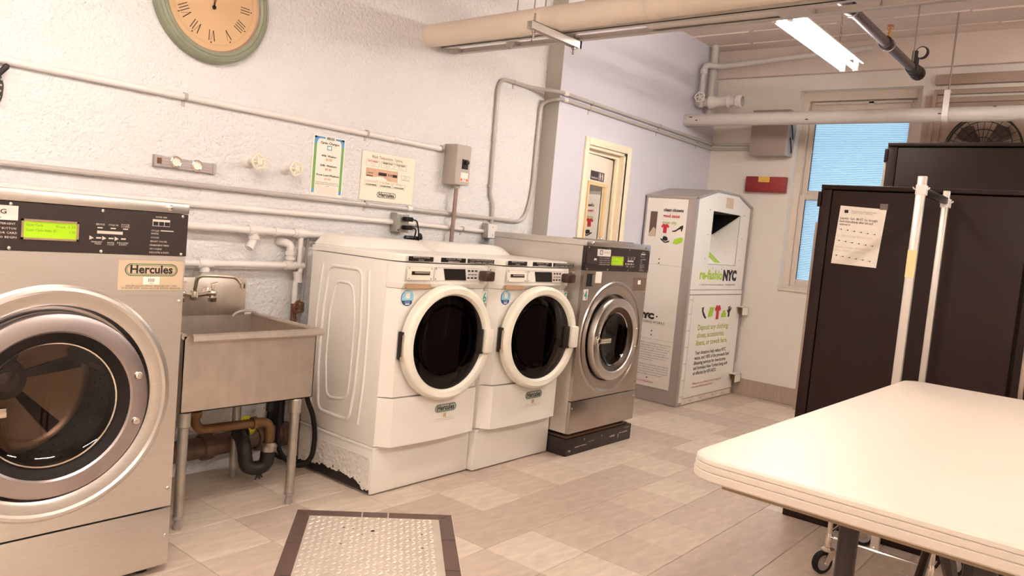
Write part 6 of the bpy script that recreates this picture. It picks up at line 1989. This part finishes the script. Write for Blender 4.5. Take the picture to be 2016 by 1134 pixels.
t = thing('spirit_level', 'silver spirit level with two round vials lying along the left wall', 'level', (1.80, YW, 1.5))
FLV = Pl('y', YW)
bm = NB()
def lvl(u0, u1, v0, v1, a, b):
    sh = -0.006 * (u1 - u0) / 0.29
    poly(bm, FLV, [(u0, v0), (u1, v0 + sh), (u1, v1 + sh), (u0, v1)], a, b)
lvl(1.655, 1.945, 1.476, 1.524, 0.001, 0.018)
obj('level_body', bm, mat('level_grey', (0.68, 0.63, 0.62), 0.4, 0.4), t, 0)
bm = NB()
for v in (1.480, 1.492, 1.506, 1.518):
    lvl(1.69, 1.925, v, v + 0.003, 0.018, 0.020)
obj('level_rib', bm, mat('level_grey2', (0.76, 0.71, 0.69), 0.35, 0.4), t, 0)
bm = NB()
lvl(1.653, 1.675, 1.474, 1.526, 0.001, 0.024)
lvl(1.935, 1.950, 1.470, 1.520, 0.001, 0.024)
obj('end_cap', bm, M_GALV, t, 0)
bm = NB()
lvl(1.664, 1.684, 1.487, 1.513, 0.024, 0.026)
obj('end_pin', bm, M_RUST, t, 0)
for u, v in ((1.752, 1.503), (1.853, 1.499)):
    obj('vial_ring', lathe(NB(), [(0.019, 0), (0.019, 0.008), (0.023, 0.010), (0.027, 0.008), (0.027, 0)], FLV.p(u, v, 0.018), (0, -1, 0), 28), M_CHROME, t)
    obj('vial', lathe(NB(), [(0.019, 0.004), (0, 0.005)], FLV.p(u, v, 0.018), (0, -1, 0), 24), M_WHITEC, t)

t = thing('price_poster', 'narrow price poster with blue and green border above the conduit', 'poster', (2.61, YW, 1.585))
FP_ = Pl('y', YW - 0.001)
obj('sheet', rect(NB(), FP_, 2.503, 2.716, 1.424, 1.748, 0, 0.0012), M_PAPER, t, 0)
bm = NB()
for (a, b, c, d) in ((2.512, 2.528, 1.44, 1.46), (2.692, 2.708, 1.44, 1.46), (2.512, 2.528, 1.70, 1.742), (2.692, 2.708, 1.70, 1.742), (2.512, 2.58, 1.732, 1.742), (2.65, 2.708, 1.732, 1.742)):
    rect(bm, FP_, a, b, c, d, 0.0012, 0.002)
for s in (-1, 1):
    u = 2.61 + s * 0.082
    poly(bm, FP_, [(u, 1.734), (u - s * 0.022, 1.734), (u - s * 0.008, 1.728), (u - s * 0.002, 1.712), (u, 1.70)], 0.0012, 0.002)
obj('blue_border', bm, M_BLUE, t, 0)
bm = NB()
for a, b in ((2.512, 2.528), (2.692, 2.708)):
    rect(bm, FP_, a, b, 1.46, 1.70, 0.0012, 0.002)
obj('green_border', bm, M_GREEN, t, 0)
tp = lambda items, m, b=0.0: letters('lettering', FP_, items, m, t, 0.0024, b, res=1)
obj('logo_patch', rect(NB(), FP_, 2.588, 2.642, 1.728, 1.746, 0.0012, 0.0016), M_PRINTL, t, 0)
tp([('HERCULES', 2.615, 1.732, 0.010, 'c', 0.048)], M_DGREEN, 0.03)
tp([('Cycle Charges', 2.612, 1.705, 0.013, 'c', 0.125), ('40lb. Washer', 2.612, 1.637, 0.011, 'c', 0.10), ('20lb. Washers', 2.612, 1.585, 0.011, 'c', 0.11), ('Front Load Washers', 2.612, 1.533, 0.011, 'c', 0.15)], M_PRINT, 0.02)
tp([('$3.75', 2.612, 1.617, 0.011, 'c', 0.042), ('$3.25', 2.612, 1.565, 0.011, 'c', 0.042), ('$1.50', 2.612, 1.513, 0.011, 'c', 0.042)], M_PRINTO, 0.02)
tp([('Insert coins before the machine', 2.612, 1.496, 0.0065, 'c', 0.14), ('Large loads must use more soap', 2.612, 1.487, 0.0065, 'c', 0.155), ('only', 2.612, 1.478, 0.0065, 'c', 0.02)], M_PRINT, 0.0)
tp([('Please report any trouble to', 2.612, 1.468, 0.006, 'c', 0.13), ('the building staff or call the', 2.612, 1.458, 0.006, 'c', 0.15), ('service number on the washer', 2.612, 1.448, 0.006, 'c', 0.14), ('with the machine number', 2.612, 1.438, 0.006, 'c', 0.12)], M_PRINTL, 0.0)
bm = NB()
outline(bm, FP_, [(2.598, 1.677), (2.624, 1.677), (2.624, 1.696), (2.598, 1.696)], 0.004, 0.0012, 0.002)
obj('washer_icon', bm, M_BLUE, t, 0)

t = thing('temperature_poster', 'square wash temperature poster with a tan control panel picture', 'poster', (3.04, YW, 1.57))
obj('sheet', rect(NB(), FP_, 2.836, 3.252, 1.428, 1.712, 0, 0.003), mat('poster_cream', (0.92, 0.875, 0.80), 0.5), t, 0)
obj('board_edge', outline(NB(), FP_, [(2.838, 1.43), (3.25, 1.43), (3.25, 1.71), (2.838, 1.71)], 0.0025, 0.003, 0.0036), M_PRINTL, t, 0)
F3 = Pl('y', YW - 0.004)
tq = lambda items, m, b=0.0: letters('lettering', F3, items, m, t, 0.0012, b, res=1)
tq([('Wash  Temperature  Options', 3.025, 1.674, 0.018, 'c', 0.235)], M_PRINTG, 0.01)
bm = NB()
for u in (2.872, 2.982, 3.085):
    outline(bm, F3, [(u, 1.628), (u + 0.095, 1.628), (u + 0.095, 1.663), (u, 1.663)], 0.0012, 0, 0.0004)
    outline(bm, F3, [(u - 0.002, 1.514), (u + 0.093, 1.514), (u + 0.093, 1.543), (u - 0.002, 1.543)], 0.0012, 0, 0.0004)
outline(bm, F3, [(3.145, 1.571), (3.21, 1.571), (3.21, 1.598), (3.145, 1.598)], 0.0012, 0, 0.0004)
for (a, b, c, d) in ((2.95, 1.628, 2.975, 1.612), (3.03, 1.628, 3.035, 1.612), (3.13, 1.628, 3.09, 1.612), (2.95, 1.543, 2.98, 1.556), (3.03, 1.543, 3.03, 1.556), (3.13, 1.543, 3.1, 1.556)):
    outline(bm, F3, [(a, b), (c, d)], 0.001, 0, 0.0004)
obj('line_print', bm, M_PRINTG, t, 0)
tq([('HOT WASH', 2.919, 1.650, 0.010, 'c', 0.07)], M_PRINTR, 0.02)
tq([('WARM WASH', 3.029, 1.650, 0.010, 'c', 0.075), ('COLD WASH', 3.132, 1.650, 0.010, 'c', 0.07), ('WARM RINSE', 2.917, 1.518, 0.008, 'c', 0.078), ('WARM RINSE', 3.027, 1.518, 0.008, 'c', 0.078), ('WARM RINSE', 3.130, 1.518, 0.008, 'c', 0.078)], M_PRINT, 0.02)
tq([('Whites and', 2.919, 1.641, 0.0055, 'c'), ('heavy soil', 2.919, 1.633, 0.0055, 'c'), ('BRIGHT COLORS', 2.917, 1.5345, 0.0065, 'c', 0.07), ('DELICATES', 3.027, 1.5345, 0.0065, 'c', 0.055)], M_PRINTO, 0.0)
tq([('Permanent press', 3.029, 1.641, 0.0055, 'c'), ('and knits', 3.029, 1.633, 0.0055, 'c'), ('Dark colors', 3.132, 1.641, 0.0055, 'c'), ('and woolens', 3.132, 1.633, 0.0055, 'c'), ('WOOLENS', 3.130, 1.5345, 0.0065, 'c', 0.045), ('LIGHT', 3.1775, 1.589, 0.006, 'c'), ('IS ON', 3.1775, 1.581, 0.006, 'c'), ('WHEN LOCKED', 3.1775, 1.573, 0.0055, 'c', 0.055)], M_PRINTG, 0.0)
pic = obj('panel_picture', rect(NB(), F3, 2.874, 3.116, 1.553, 1.616, 0, 0.0004), mat('picture_tan', (0.80, 0.64, 0.52), 0.5), t, 0)
bm = NB()
rect(bm, F3, 2.966, 3.028, 1.580, 1.598, 0.0004, 0.0008)
rect(bm, F3, 3.074, 3.11, 1.580, 1.596, 0.0004, 0.0008)
rect(bm, F3, 2.888, 2.926, 1.587, 1.590, 0.0004, 0.0008)
rect(bm, F3, 2.878, 2.924, 1.570, 1.575, 0.0004, 0.0008)
for u in (3.04, 3.052, 3.064):
    rect(bm, F3, u, u + 0.005, 1.582, 1.596, 0.0004, 0.0008)
obj('picture_dark', bm, M_PRINT, pic, 0)
bm = NB()
poly(bm, F3, [(2.874, 1.553), (2.874, 1.566), (2.93, 1.566), (2.965, 1.573), (3.0, 1.573), (3.03, 1.560), (3.04, 1.553)], 0.0004, 0.0007)
obj('picture_light', bm, M_PAPER, pic, 0)
hercules(F3, 2.965, 3.113, 1.452, 1.488, t, 0.0, False, M_PRINT)

t = thing('iron_wall_hook', 'dark cast iron ornament hook on the left wall, cut by the picture edge', 'hook', (1.05, YW, 1.72))
bm = NB()
FHK = Pl('y', YW)
poly(bm, FHK, [(0.967, 1.755), (1.007, 1.76), (1.047, 1.745), (1.057, 1.71), (1.054, 1.665), (1.044, 1.635), (1.027, 1.62), (0.992, 1.645), (0.957, 1.695)], 0.001, 0.022)
bmesh.ops.bevel(bm, geom=list(bm.edges), offset=0.004, segments=1, affect='EDGES')
obj('hook_plate', bm, M_IRON, t)
obj('hook_arm', tube(NB(), [(1.02, YW - 0.02, 1.725), (1.04, YW - 0.030, 1.755), (1.057, YW - 0.035, 1.780), (1.062, YW - 0.035, 1.788)], [0.008, 0.010, 0.0115, 0.008], 10), M_IRON, t)
bm = NB()
for k in range(5):
    dome(bm, FHK, 1.047 - 0.002 * k, 1.73 - 0.022 * k, 0.005, 0.004, 0.021, 8)
obj('stud', bm, M_GALV, t)
